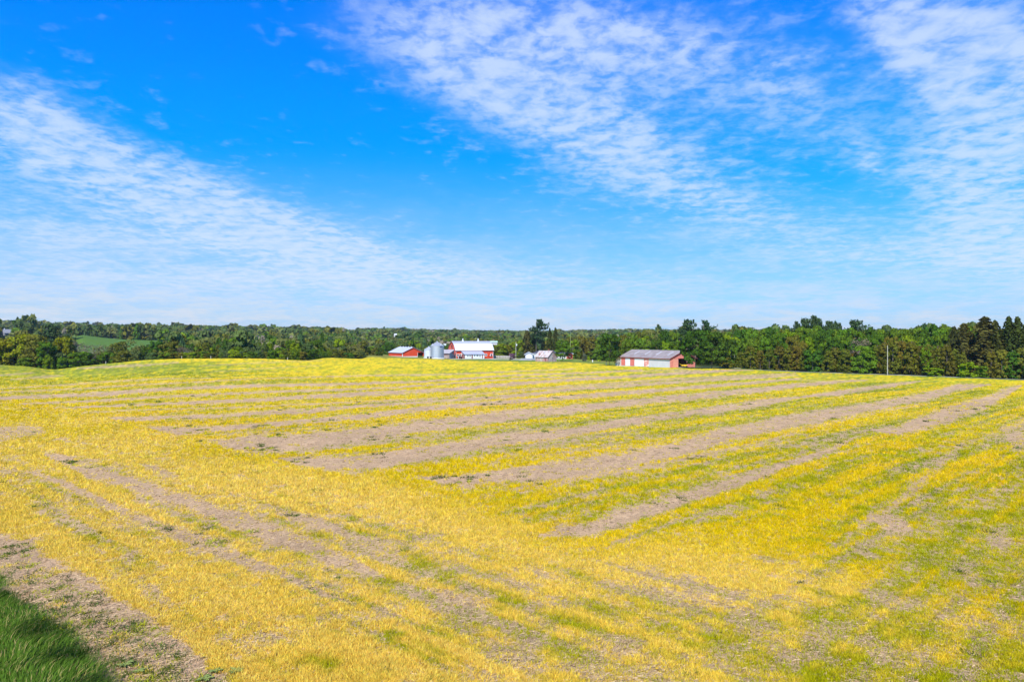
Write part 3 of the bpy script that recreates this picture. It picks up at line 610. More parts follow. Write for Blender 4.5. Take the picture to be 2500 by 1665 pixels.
for (x, yt, w, tn) in [(1735,806,56,'dg'),(1775,812,50,'mg'),(1814,803,44,'dg'),(1838,804,40,'mg'),(1858,803,42,'mg'),(1886,800,46,'dg'),(1926,806,42,'lm'),(1953,799,44,'mg'),(1986,795,60,'mg'),(2016,804,46,'dg'),(2042,805,40,'mg'),(2064,802,44,'mg'),(2088,801,48,'mg'),(2116,800,46,'dg'),(2142,804,42,'mg'),(2168,804,44,'dg'),(2196,801,48,'mg'),(2227,800,48,'mg'),(2250,802,40,'dg'),(2268,793,46,'dg'),(2294,797,44,'mg'),(2316,793,48,'mg'),(2340,800,46,'dg'),(2370,798,46,'mg'),(2440,800,50,'dg')]:
    tree('maple', x, yt, E(x, 34+trng.uniform(-3, 6)), w*1.15, tn, "tall green broadleaf tree forming the skyline of the roadside wood", GM, trunkh=.12)
for i in range(46):
    x = 1775+i*16+trng.uniform(-6, 6); yt = 812+trng.uniform(0, 22)
    tree(trng.choice(['maple', 'oval', 'wide']), x, yt, E(x, 20+trng.uniform(0, 8)), trng.uniform(36, 50), trng.choice(['mg', 'mg', 'dg', 'dg', 'lm', 'mg', 'ol']), "middle height green broadleaf tree between the roadside cedars and the skyline trees", "middle trees of the roadside wood", trunkh=.1)
tree('thin', 1755, 802, E(1755, 36), 44, 'pg', "pale olive feathery tree above the maples right of the salmon barn", trunkh=.1)
tree('thin', 1905, 802, E(1905, 30), 26, 'ol', "brownish thinly leaved tree breaking the skyline above the cedars", trunkh=.1)
for (x, yt, w, s, lb) in [(1683,786,34,0,"tiered dark pine rising behind the maples at the salmon barn"),(1718,789,30,3,"smaller tiered pine right of the taller pine behind the maples"),(1943,792,22,1,"leftmost small windswept pine above the right wood"),(1967,784,26,0,"windswept pine left of the highest pine above the right wood"),(1985,779,34,1,"highest open windswept pine above the right wood"),(2003,787,18,2,"narrow pine right of the highest windswept pine"),(2015,791,22,3,"short ragged pine among the windswept group"),(2030,792,26,1,"sparse pale pine at the right of the windswept group"),(2051,797,16,2,"tiny pine tip above the right wood skyline"),(2090,788,34,0,"broad pine standing alone above the right wood skyline")]:
    tree('pine', x, yt, E(x, 48), w*1.35, 'pn', lb, seed=s)
# --- maples by the salmon barn
tree('maple', 1698, 807, 258, 78, 'dg', "large dark green maple with a stout trunk overlapping the salmon barn", trunkh=.10, seed=1)
tree('wide', 1738, 812, 257, 76, 'dg', "large maple second right of the salmon barn with a short trunk", trunkh=.10, seed=0)
tree('oval', 1775, 822, 262, 52, 'dg', "dark maple third right of the salmon barn", trunkh=.04)
tree('bush', 1772, 872, 254, 36, 'ol', "olive shrub below the dark maples right of the salmon barn")
tree('maple', 1488, 814, 300, 62, 'dg', "large dark maple on the lawn left of the salmon barn", trunkh=.16, seed=2)
# --- garden and wood behind the farm
def bg(kind, lst, Y, lab, grp, **kw):
    for (x, yt, w, tn) in lst: tree(kind, x, yt, Y+trng.uniform(-4, 8), w, tn, lab, grp, **kw)
tree('pine', 1309, 785, 418, 44, 'pn', "tallest windswept white pine behind the white garage", seed=3, trunkh=.16)
tree('spruce', 1287, 807, 415, 44, 'spb', "big brown spruce left of the tall white pine"); tree('spruce', 1303, 820, 422, 34, 'sp', "dark spruce in front of the tall white pine")
tree('cedar', 1327, 833, 420, 24, 'spb', "brown cedar between the white pine and the twin spruces")
tree('spruce', 1342, 801, 418, 26, 'sp', "left one of the twin pointed spruces behind the weathered shed"); tree('spruce', 1356, 800, 424, 30, 'sp', "right one of the twin pointed spruces behind the weathered shed")
tree('wide', 1373, 829, 342, 42, 'mg', "bright green maple with a dark forked trunk beside the weathered shed", trunkh=.22)
bg('maple', [(1398,830,36,'lm'),(1384,842,34,'mg')], 424, "lime green tree behind the bungalow", "lime green trees behind the bungalow")
bg('wide', [(1395,821,40,'ol'),(1424,820,44,'ol'),(1402,828,40,'pg')], 438, "olive broadleaf tree in the row behind the lawn", "olive trees behind the lawn")
bg('cedar', [(1446,817,40,'ceb'),(1458,822,36,'ceb')], 432, "brown cedar in the row behind the lawn", "brown cedars behind the lawn")
bg('maple', [(1472,822,44,'mg'),(1500,820,44,'mg'),(1525,822,40,'mg'),(1470,838,38,'mg')], 425, "mid green maple in the row behind the lawn", "green maples behind the lawn")
bg('wide', [(1545,811,40,'mg'),(1567,809,40,'ol'),(1620,806,40,'dg'),(1640,810,40,'mg'),(1658,811,40,'mg'),(1600,812,40,'mg'),(1520,816,40,'ol'),(1580,818,40,'lm')], 345, "green broadleaf tree standing behind the salmon barn's roof", "trees behind the salmon barn")
tree('thin', 1592, 802, 338, 40, 'pg', "pale olive feathery tree behind the middle of the salmon barn's roof"); tree('pine', 1606, 798, 350, 22, 'pn', "small pine poking up behind the salmon barn", seed=1)
bg('maple', [(1545,830,36,'mg'),(1565,826,36,'mg'),(1585,834,34,'mg'),(1604,828,38,'dg'),(1625,834,34,'lm'),(1645,830,36,'mg'),(1664,832,34,'mg'),(1530,832,34,'mg')], 326, "lower green tree just behind the salmon barn's roof", "lower trees behind the salmon barn")
bg('bush', [(1448,856,30,'mg'),(1462,852,34,'mg'),(1436,858,24,'ce'),(1476,858,30,'mg'),(1410,852,26,'dg')], 405, "green shrub along the back of the lawn", "shrubs along the back of the lawn")
for (k, x, yt, Y, w, tn, lb, th) in [('oval',1413,857,352,10,'ol',"small upright olive sapling on the lawn",.25),('cedar',1427,863,358,15,'bg',"small bluish conifer on the lawn",0),('oval',1437,870,345,7,'by',"tiny yellow green sapling left of the white post",.2),
    ('oval',1464,869,345,10,'by',"yellow green sapling right of the white post",.2),('oval',1391,862,372,15,'rd',"small dark red leaved tree before the brick house",.2),('bush',1376,866,392,11,'dg',"small round shrub before the white house wall",0)]:
    tree(k, x, yt, Y, w, tn, lb, trunkh=th)
tree('bush', 1250.5, 862, 342, 17, 'll', "purple flowering lilac bush beside the utility pole"); tree('bush', 1271, 857, 385, 15, 'gr', "grey green shrub left of the white garage")
bg('wide', [(1205,842,34,'ol'),(1222,838,36,'lm'),(1238,842,36,'ol'),(1254,835,36,'lm'),(1268,830,34,'lm'),(1276,834,30,'mg'),(1190,850,30,'ol'),(1212,850,30,'dg')], 432, "yellow olive tree behind the board fence", "yellow olive trees behind the board fence")
# --- wood at the left end of the field
for (k, x, yt, Y, w, tn, lb) in [('wide',8,826,266,66,'yg',"yellow green tree cut by the left frame edge"),('wide',46,814,270,84,'yg',"largest domed yellow green tree at the left"),('wide',86,818,268,70,'ol',"large olive green tree right of the largest domed tree at the left"),
     ('maple',112,834,266,52,'mg',"green tree above the dip in the field edge"),('maple',152,823,274,58,'yg',"yellow green tree just right of the dip in the field"),('pine',124,801,300,56,'pn',"dark pine with a pale stem standing above the left wood"),
     ('bare',197,834,280,46,'gr',"grey bare tree above the left field edge, left of the twisted one"),('bare',232,838,270,58,'gr',"twisted grey bare tree in front of the green pasture"),('maple',190,858,262,56,'mg',"low bright green tree before the bare trees"),
     ('wide',120,868,261,26,'lm',"small light green tree against the dark gap at the dip"),('wide',62,874,262,40,'mg',"low green tree at the foot of the big domed trees"),('oval',150,870,261,24,'mg',"low green tree right of the small light green tree"),
     ('wide',286,833,276,48,'ol',"olive green tree before the pasture's middle"),('thin',322,830,280,50,'pg',"pale thinly leaved tree before the pasture's right end"),('wide',262,858,268,46,'mg',"green bushy tree below the pasture"),('wide',300,858,266,50,'ol',"olive bushy tree below the pasture"),
     ('wide',212,862,262,50,'dg',"dark low tree before the bare trees at the left"),('thin',250,846,270,54,'pg',"pale green loosely leaved tree hiding the middle of the pasture"),('bare',452,846,262,36,'gr',"leafless spreading tree on the field edge"),('wide',415,834,275,66,'ol',"broad olive tree right of the white farm roof")]:
    tree(k, x, yt, Y, w, tn, lb, trunkh=(.06 if k in ('wide', 'maple', 'oval') else 0))
for i in range(30):
    x = -90-i*16; tree(trng.choice(['wide', 'maple']), x, trng.uniform(815, 835), E(x, 24+trng.uniform(0, 25)), trng.uniform(50, 70), trng.choice(['ol', 'mg', 'yg']), "tree beyond the left frame edge", "trees beyond the left frame edge") if i < 6 else None
for i in range(34):
    x = 338+i*16.5+trng.uniform(-7, 7)
    if 920 < x: break
    k = trng.choice(['wide', 'bush', 'maple', 'bush', 'thin'])
    tree(k, x, trng.uniform(852, 862), E(x, 12+trng.uniform(0, 8)), trng.uniform(24, 38), trng.choice(['dg', 'mg', 'ol', 'lm', 'mg', 'gr']), "low bushy tree on the far edge of the field left of the red shed", "low trees on the far field edge")
for i in range(58):
    x = 345+i*10.5+trng.uniform(-8, 8); k = trng.choice(['wide', 'maple', 'maple', 'oval', 'thin', 'bare', 'cedar'])
    tree(k, x, trng.uniform(828, 850), E(x, 32+trng.uniform(0, 45)), trng.uniform(26, 44), {'bare': 'gr', 'thin': trng.choice(['pg', 'gr']), 'cedar': 'dg'}.get(k, trng.choice(['dg', 'mg', 'ol', 'lm', 'gr', 'mg'])),
         {'bare': "grey leafless tree in the valley wood left of the farm", 'cedar': "dark conifer in the valley wood left of the farm"}.get(k, "green broadleaf tree in the valley wood left of the farm"),
         {'bare': "leafless trees in the valley wood", 'cedar': "dark conifers in the valley wood"}.get(k, "broadleaf trees in the valley wood"), trunkh=.06)
for i in range(40):
    x = 905+i*8.3+trng.uniform(-6, 6); k = trng.choice(['wide', 'maple', 'oval', 'thin', 'maple'])
    tree(k, x, trng.uniform(836, 852), 448+trng.uniform(0, 40), trng.uniform(22, 34), trng.choice(['dg', 'mg', 'ol', 'lm', 'gr', 'gr']), "green broadleaf tree in the wood behind the farm buildings", "broadleaf trees behind the farm buildings", trunkh=.06)

# --- the far woods: past counting, one mass per crown type
def lowproto(k, n):
    r = rs(200+k); V, fa = broad(r, 14, max(2, n//14), .30 if n < 60 else (.20 if n < 160 else .13), ('round', 'wide', 'oval')[k % 3], .05) if k < 6 else conif(r, 'cedar', n, .16)
    return V, fa
LOD = [[lowproto(k, n) for k in range(8)] for n in (420, 150, 56)]
def jitgrid(y0, y1, s):
    Ys = np.arange(y0, y1, s); P_ = []
    for y in Ys:
        xs = np.arange(-.86*y, .86*y, s); P_.append(np.stack([xs, np.full(len(xs), y)], 1))
    P_ = np.concatenate(P_); return P_+rwood.uniform(-.42, .42, P_.shape)*s
rwood = rs(77)
FARB = [(-14, 30, 470, 590, 812), (330, 374, 250, 345, 850), (582, 634, 1180, 1290, 812), (955, 976, 820, 915, 812), (1194, 1216, 440, 530, 832)]   # clearings before far buildings
allV, allC, nt = [], [], 0
for (y0, y1, s, lod, hm) in ((262, 470, 8.5, 0, 12.5), (470, 820, 10.5, 1, 13), (820, 1650, 15, 2, 14.5), (1650, 2900, 24, 2, 18)):
    P_ = jitgrid(y0, y1, s); X, Y = P_[:, 0], P_[:, 1]; pxx = CX+X/Y*F; e_ = edgeY(pxx)
    lim = np.where(pxx < 850, e_+48, np.where(pxx < 1540, 486, e_+46))
    ok = (Y > lim)
    ok &= ~((pxx > 172) & (pxx < 404) & (Y > 250) & (Y < 662)); ok &= ~((pxx > 1500) & (pxx < 1700) & (Y < 352))
    for (a, b_, c_, d_, _) in FARB: ok &= ~((pxx > a) & (pxx < b_) & (Y > c_) & (Y < d_+12))
    zg_ = ground(X, Y)
    X, Y, zg_, pxx = X[ok], Y[ok], zg_[ok], pxx[ok]
    hh = hm*rwood.uniform(.72, 1.22, len(X))*np.where(rwood.rand(len(X)) < .04, 1.25, 1); ww = s*rwood.uniform(1.05, 1.55, len(X))
    kk2 = rwood.randint(0, 8, len(X)); sp_ = rwood.rand(len(X)); clus = vnoise(X/70., Y/110., 2)
    for i in range(len(X)):
        V, fa = LOD[lod][kk2[i]]
        con = kk2[i] >= 6; wv = ww[i]*(.62 if con else 1)
        th = rwood.rand()*6.28; ca, sa = math.cos(th), math.sin(th)
        Vx = (V[:, 0]*ca-V[:, 1]*sa)*wv+X[i]; Vy = (V[:, 0]*sa+V[:, 1]*ca)*wv+Y[i]; Vz = V[:, 2]*hh[i]+zg_[i]
        allV.append(np.stack([Vx, Vy, Vz], 1).astype(np.float32))
        tn = ['dg', 'mg', 'gr', 'pg', 'ol', 'gr', 'mg', 'lm'][int(min(7, max(0, (clus[i]*.5+sp_[i]*.5)*9.5-1)))] if not con else ('pn', 'dg')[i % 2]
        g = np.array(GCOL[tn])*rwood.uniform(.74, .92)
        if sp_[i] > .975: g = np.array(srgb(140, 128, 104))
        allC.append(np.repeat((g[None]*(.66+.7*fa[:, None])), 4, axis=0).astype(np.float32)); nt += 1
V = np.concatenate(allV); C = np.concatenate(allC)
me = mesh_np("far_woodland", V, np.arange(len(V)), np.full(len(V)//4, 4), [M_WOOD], col=C)
link("far_woodland", me, kind='stuff', label="mixed green woodland covering the far hillsides to the horizon", category="woodland")
print("far trees", nt, "quads", len(V)//4, NTREE); del allV, allC
# ------------------------------------------------------------------ buildings and farm things
class MB:
    def __init__(s): s.v = []; s.f = []
    def add(s, vs, fs):
        i = len(s.v); s.v += [tuple(p) for p in vs]; s.f += [tuple(i+k for k in f) for f in fs]; return s
    def box(s, x0, x1, y0, y1, z0, z1):
        return s.add([(x0,y0,z0),(x1,y0,z0),(x1,y1,z0),(x0,y1,z0),(x0,y0,z1),(x1,y0,z1),(x1,y1,z1),(x0,y1,z1)],
                     [(0,3,2,1),(4,5,6,7),(0,1,5,4),(1,2,6,5),(2,3,7,6),(3,0,4,7)])
    def prism(s, poly, axis, a0, a1):
        """poly in the plane across `axis` ('y': (x,z); 'x': (y,z); 'z': (x,y)), extruded from a0 to a1"""
        n = len(poly)
        f = {'y': lambda p, a: (p[0], a, p[1]), 'x': lambda p, a: (a, p[0], p[1]), 'z': lambda p, a: (p[0], p[1], a)}[axis]
        return s.add([f(p, a0) for p in poly]+[f(p, a1) for p in poly], [tuple(range(n)), tuple(range(2*n-1, n-1, -1))]+[(i, i+n, (i+1) % n+n, (i+1) % n) for i in range(n)])
    def slab(s, a, b, c, d, t=.09):
        low = [(p[0], p[1], p[2]-t) for p in (a, b, c, d)]
        return s.add([a, b, c, d]+low, [(0,1,2,3),(7,6,5,4),(0,4,5,1),(1,5,6,2),(2,6,7,3),(3,7,4,0)])
    def cyl(s, x, y, z0, z1, r0, r1=None, n=32, cap=True):
        r1 = r0 if r1 is None else r1
        vs = [(x+r*math.cos(2*math.pi*k/n), y+r*math.sin(2*math.pi*k/n), z) for (z, r) in ((z0, r0), (z1, r1)) for k in range(n)]
        fs = [(k, (k+1) % n, (k+1) % n+n, k+n) for k in range(n)]
        if cap: fs += [tuple(range(n-1, -1, -1)), tuple(range(n, 2*n))]
        return s.add(vs, fs)
    def tube(s, p, q, r0, r1=None, n=8):
        p, q = Vector(p), Vector(q); r1 = r0 if r1 is None else r1; d = (q-p).normalized()
        a = d.orthogonal().normalized(); b = d.cross(a)
        vs = [tuple(c+(a*math.cos(2*math.pi*k/n)+b*math.sin(2*math.pi*k/n))*r) for (c, r) in ((p, r0), (q, r1)) for k in range(n)]
        return s.add(vs, [(k, (k+1) % n, (k+1) % n+n, k+n) for k in range(n)]+[tuple(range(n-1, -1, -1)), tuple(range(n, 2*n))])
    def wheel(s, x, y, z, r, w, n=20):
        return s.tube((x, y-w/2, z), (x, y+w/2, z), r, r, n)
    def build(s, name, mat, parent=None, smooth=False, **props):
        me = bpy.data.meshes.new(name); me.from_pydata(s.v, [], s.f); me.materials.append(mat)
        import bmesh
        bm = bmesh.new(); bm.from_mesh(me); bmesh.ops.recalc_face_normals(bm, faces=bm.faces); bm.to_mesh(me); bm.free()
        if smooth:
            me.polygons.foreach_set('use_smooth', [len(p.vertices) == 4 for p in me.polygons]); me.update()
        return link(name, me, parent, **props)
RED = material("red_painted_boards", (.64, .060, .018), .75, .10, 1.2, stripes=(0, .3, .18))
REDY = material("red_painted_side_boards", (.64, .060, .018), .75, .10, 1.2, stripes=(1, .3, .18))
MAROON = material("maroon_boards", (.20, .03, .03), .8, .2, 3)
SALMON = material("faded_salmon_boards", (.62, .21, .16), .85, .16, .9, stripes=(0, .3, .14), rust=((.72, .42, .30), .55, .75, (.5, .5, .5)))
SALMOND = material("salmon_door", (.56, .15, .12), .85, .12, 1.5)
SALPATCH = material("patched_salmon_boards", (.60, .22, .17), .85, .2, 1.5, rust=((.8, .74, .70), .50, .60, (.9, .9, 1.6)))
WHITE = material("white_paint", (.70, .69, .67), .7, .04, 1.5)
WHITEM = material("white_metal_sheet", (.54, .52, .51), .55, .05, .7, stripes=(1, .9, .12), rust=((.52, .42, .40), .70, .80, (.4, .4, 2.2)))
ROOFW = material("white_metal_roof", (.64, .64, .65), .45, .04, .5, stripes=(0, .9, .10), metal=.1)
ROOFU = material("pale_grey_metal_roof", (.42, .42, .46), .45, .05, .5, stripes=(0, .9, .10), metal=.2)
ROOFG = material("weathered_grey_metal_roof", (.27, .225, .205), .8, .16, .45, stripes=(1, .8, .22), rust=((.24, .17, .16), .60, .72, (.15, .5, .5)))
ROOFS = material("dark_shingles", (.055, .055, .075), .9, .3, 4)
ROOFR = material("whitewashed_rusty_roof", (.48, .41, .37), .65, .16, 1, stripes=(0, .7, .3), rust=((.26, .11, .075), .52, .60, (1.3, .30, .4)))
WOOD = material("weathered_grey_boards", (.34, .26, .23), .95, .28, 1.6, stripes=(0, .25, .6))
WOODP = material("weathered_pink_boards", (.40, .22, .18), .95, .28, 1.4, stripes=(0, .25, .5), rust=((.42, .35, .29), .48, .58, (.6, .6, .35)))
WOODL = material("bleached_boards", (.55, .50, .46), .95, .2, 2)
DARK = material("interior_shade_black", (.012, .011, .013), .95, .1, 1)  # near-black colour stands in for the shade inside openings
BLACKM = material("black_paint", (.02, .022, .028), .5, .1, 3)
GLASS = material("window_glass", (.03, .035, .045), .12, .1, 2, spec=.6)
CONC = material("concrete", (.60, .57, .50), .9, .08, 2)
GRAV = material("gravel", (.52, .46, .42), .95, .14, 1.2)
ASPH = material("road_surface", (.27, .265, .25), .95, .1, .5)
BRICK = material("red_brick", (.34, .09, .055), .9, .2, 4)
BLUE = material("dark_blue_paint", (.02, .03, .12), .6, .1, 4)
POLEM = material("pale_weathered_pole", (.36, .33, .26), .9, .12, 3)
YEL = material("yellow_paint", (.80, .50, .03), .5, .06, 3)
RUBBER = material("rubber", (.02, .02, .02), .9, .1, 3)
# ribbed galvanised steel
GALV = bpy.data.materials.new("galvanised_steel"); GALV.use_nodes = True; t = NT(GALV.node_tree)
o = t.node('ShaderNodeOutputMaterial'); b = t.node('ShaderNodeBsdfPrincipled'); t.l.new(b.outputs[0], o.inputs[0])
tcn = t.node('ShaderNodeTexCoord'); sp = t.node('ShaderNodeSeparateXYZ'); t.l.new(tcn.outputs['Object'], sp.inputs[0])
w = t.m('SINE', t.m('MULTIPLY', sp.outputs[2], 2*math.pi/.11)); bp = t.node('ShaderNodeBump'); bp.inputs['Strength'].default_value = .35; bp.inputs['Distance'].default_value = .02
t.l.new(w, bp.inputs['Height']); t.l.new(bp.outputs[0], b.inputs['Normal'])
ring = t.sm(t.m('ABSOLUTE', t.m('SUBTRACT', t.m('FRACT', t.m('DIVIDE', sp.outputs[2], .82)), .5)), .46, .5, 1.0, .72)
c_ = t.node('ShaderNodeVectorMath', operation='SCALE'); c_.inputs[0].default_value = (.50, .50, .505); t.l.new(ring, c_.inputs['Scale']); t.l.new(c_.outputs[0], b.inputs['Base Color'])
b.inputs['Metallic'].default_value = .65; t.put(b.inputs['Roughness'], t.sm(t.noise(tcn.outputs['Object'], 1.5, 4), .3, .7, .42, .56))
GALV2 = material("dull_galvanised_steel", (.60, .61, .63), .6, .08, .8, metal=.35)

def site(px, Y, rz, label, cat, name, group=None, dz=0.0):
    X = at(px, Y); return thing(name, (X, Y, gz(X, Y)+dz), R(rz), label, cat, group)
def win(parent, axis, x0, x1, z0, z1, face, depth=.06, fw=.1, frame=None, out=-1):
    """window on the wall plane y=face (axis 'x') or x=face (axis 'y'); sticks out towards `out`"""
    a = MB(); f = (face, face+out*depth)
    lo, hi = min(f), max(f)
    for (p, q, r, s_) in ((x0-fw, x1+fw, z1, z1+fw), (x0-fw, x1+fw, z0-fw, z0), (x0-fw, x0, z0, z1), (x1, x1+fw, z0, z1)):
        a.box(p, q, lo, hi, r, s_) if axis == 'x' else a.box(lo, hi, p, q, r, s_)
    fr = a.build('window', frame or WHITE, parent); g = MB(); lo2, hi2 = min(face+out*.01, face+out*.02), max(face+out*.01, face+out*.02)
    g.box(x0, x1, lo2, hi2, z0, z1) if axis == 'x' else g.box(lo2, hi2, x0, x1, z0, z1)
    g.build('pane', GLASS, fr)

# --- red shed
T = .14
t_ = site(982.5, 368, 33, "low red shed with a pale roof and dark open bay left of the grain bins", "shed", "red_shed")
Wd, Ln, he, hr = 12.4, 18.6, 2.25, 5.05
MB().box(0, .72*Wd, -T, 0, .22, he).prism([(0, he), (Wd, he), (Wd/2, hr)], 'y', -T, 0).box(.985*Wd, Wd, -T, 0, .22, he).build('gable_wall', RED, t_)
MB().box(-T, 0, -T, Ln, .22, he).build('side_wall', REDY, t_); MB().box(Wd, Wd+T, -T, Ln, .22, he).build('side_wall', REDY, t_)
MB().prism([(0, .2), (Wd, .2), (Wd, he), (Wd/2, hr), (0, he)], 'y', Ln-T, Ln).build('back_wall', RED, t_)
MB().box(-T-.02, .72*Wd, -T-.02, 0, -1, .23).box(-T-.02, 0, 0, Ln, -1, .23).build('foundation', WHITE, t_)
MB().box(-T-.03, .12, -T-.03, -T, .23, he).box(-T-.03, -T, -T, .12, .23, he).box(.72*Wd-.1, .72*Wd+.05, -T-.03, -T, .23, he).build('trim', WHITE, t_)
e_ = .45; sl = (hr-he)/(Wd/2)
MB().slab((-e_, -e_, he-e_*sl+.12), (-e_, Ln+e_, he-e_*sl+.12), (Wd/2, Ln+e_, hr+.12), (Wd/2, -e_, hr+.12)).slab((Wd/2, -e_, hr+.12), (Wd/2, Ln+e_, hr+.12), (Wd+e_, Ln+e_, he-e_*sl+.12), (Wd+e_, -e_, he-e_*sl+.12)).build('roof', material("pale_shed_roof", (.50, .50, .53), .5, .05, .5, stripes=(1, .9, .1), metal=.1), t_)
MB().slab((-e_, -e_-.04, he-e_*sl+.02), (-e_, -e_, he-e_*sl+.02), (Wd/2, -e_, hr+.02), (Wd/2, -e_-.04, hr+.02), .22).slab((Wd/2, -e_-.04, hr+.02), (Wd/2, -e_, hr+.02), (Wd+e_, -e_, he-e_*sl+.02), (Wd+e_, -e_-.04, he-e_*sl+.02), .22).box(-e_-.03, -e_, -e_, Ln+e_, he-e_*sl-.2, he-e_*sl+.02).build('fascia', MAROON, t_)
MB().box(0, Wd, 0, Ln-T, .02, .06).build('floor', DARK, t_)  # floor near-black: the open bay's shade is in its colour
mv = MB()
for k in range(5): mv.cyl(Wd/2, 2+k*3.6, hr+.1, hr+.5, .22, .22, 10)
mv.build('roof_vents', ROOFW, t_)

# --- the big gambrel barn
t_ = site(1113, 370, 26, "large red gambrel barn with a bright white curved roof and two roof vents", "barn", "red_barn", dz=0)
L_, W2, he = 22.2, 11.5, 4.5
prof = [(0, he), (.75, 5.7), (1.6, 6.8), (2.9, 7.85), (5.75, 9.15), (8.6, 7.85), (9.9, 6.8), (10.75, 5.7), (11.5, he)]
MB().prism([(0, -.6)]+prof+[(11.5, -.6)], 'x', 0, .15).build('gable_wall', material("red_gable_boards", (.66, .12, .07), .8, .14, .9, stripes=(1, .3, .2)), t_)
MB().prism([(0, -.6)]+prof+[(11.5, -.6)], 'x', L_-.15, L_).build('gable_wall', REDY, t_)
MB().box(.15, L_-.15, 0, .15, -.6, he).build('front_wall', RED, t_); MB().box(.15, L_-.15, W2-.15, W2, -.6, he).build('back_wall', RED, t_)
rp = [(-.45, he-.25)]+[(y, z+.12) for y, z in prof]+[(11.95, he-.25)]
for (nm, seg, mt) in (('roof', [0, 1, 2, 3], ROOFW), ('upper_roof', [4, 5], ROOFU), ('roof', [6, 7, 8, 9], ROOFW)):
    r_ = MB()
    for i in seg:
        (ya, za), (yb, zb_) = rp[i], rp[i+1]; r_.slab((-.4, ya, za), (L_+.4, ya, za), (L_+.4, yb, zb_), (-.4, yb, zb_), .1)
    r_.build(nm, mt, t_)
fa = MB()
for i in range(10):
    (ya, za), (yb, zb_) = rp[i], rp[i+1]; fa.slab((-.43, ya, za-.08), (-.4, ya, za-.08), (-.4, yb, zb_-.08), (-.43, yb, zb_-.08), .28)
fa.box(-.4, L_+.4, -.42, -.39, he-.62, he-.33).build('fascia', MAROON, t_)
MB().box(-.03, .14, -.03, 0, -.3, he-.3).box(L_-.14, L_+.03, -.03, 0, -.3, he-.3).build('corner_trim', WHITE, t_)
for xv in (.285, .70):
    v_ = MB(); v_.box(L_*xv-.38, L_*xv+.38, 5.4, 6.1, 9.1, 9.75).cyl(L_*xv, 5.75, 9.75, 10.4, .28, .28, 12).cyl(L_*xv, 5.75, 10.4, 10.75, .42, .02, 12).build('roof_vent', WHITE, t_)
for x0 in (.7, 17.4, 20.7): win(t_, 'x', x0, x0+.85, 1.15, 2.15, 0, frame=WHITE, fw=.2)
win(t_, 'x', 2.3, 3.0, 1.3, 2.2, 0, frame=WHITE, fw=.2)
MB().box(-.06, 0, 5.0, 6.6, 5.1, 7.4).build('hay_door', MAROON, t_); MB().box(-.05, 0, 5.35, 5.75, 7.75, 8.2).build('gable_shade_panel', DARK, t_)  # small near-black panel stands in for shade in a gable window
MB().tube((-.3, 7.0, 6.6), (-.3, 5.3, 4.6), .12).tube((-.3, 7.6, 6.9), (-.25, 5.2, 6.9), .06).build('hay_track', material("rusty_iron", (.25, .10, .06), .9), t_)
for k in range(3):
    MB().box(19.3+k*.8, 19.7+k*.8, -.35, -.04, .7+.25*(k % 2), 1.2+.25*(k % 2)).build('wall_box', (MAROON, WHITE, MAROON)[k], t_)
# milk house
x0, x1, D = 3.2, 14.7, 5.0
MB().box(x0, x1, -D, -D+.14, -.6, 2.15).prism([(-D, -.6), (-.02, -.6), (-.02, 3.55), (-D, 2.15)], 'x', x1-.14, x1).build('milk_house_wall', WHITE, t_)
en = MB().prism([(-D+.16, -.6), (-.02, -.6), (-.02, 2.2), (-D+.16, 2.2)], 'x', x0+.02, x0+.12).build('milk_house_doors', MAROON, t_)
MB().prism([(-D+.16, 2.2), (-.02, 2.2), (-.02, 3.6), (-D+.16, 2.3)], 'x', x0+.02, x0+.14).box(x0-.04, x0+.02, -2.65, -2.45, -.3, 2.2).box(x0-.04, x0+.02, -.3, -.1, -.3, 2.2).build('milk_house_end', WHITE, t_)
MB().slab((x0-.4, -D-.35, 2.15), (x1+.4, -D-.35, 2.15), (x1+.4, -.02, 4.05), (x0-.4, -.02, 4.05), .1).build('milk_house_roof', ROOFU, t_)
MB().slab((x0-.43, -D-.35, 2.07), (x0-.4, -D-.35, 2.07), (x0-.4, -.03, 3.97), (x0-.43, -.03, 3.97), .2).build('milk_house_fascia', BLACKM, t_)
fx = lambda p: x0+(p-1135)/47.5*(x1-x0)
for (a, b2, z0, z1) in ((1141, 1143.4, .95, 1.75), (1146.2, 1148.6, .95, 1.75), (1157, 1159.6, 1.1, 1.8), (1163.2, 1167, 1.1, 1.8)): win(t_, 'x', fx(a), fx(b2), z0, z1, -D, fw=.06)
for (a, b2) in ((1151.2, 1153.9), (1176.8, 1178.6)):
    d_ = MB().box(fx(a), fx(b2), -D-.05, -D, -.1, 2.0).build('door', MAROON, t_); MB().box(fx(b2)-.14, fx(b2)-.08, -D-.09, -D-.05, .85, .95).build('handle', BLACKM, d_)
for k, (px_, z_) in enumerate(((1170, 1.45), (1173, 1.45), (1171.5, 1.15), (1170, .8), (1173, .8))):
    MB().box(fx(px_)-.14, fx(px_)+.14, -D-.12, -D, z_, z_+.26).build('meter_box', (MAROON, material("green_tin", (.16, .2, .08)), BLACKM, ROOFG, MAROON)[k], t_)

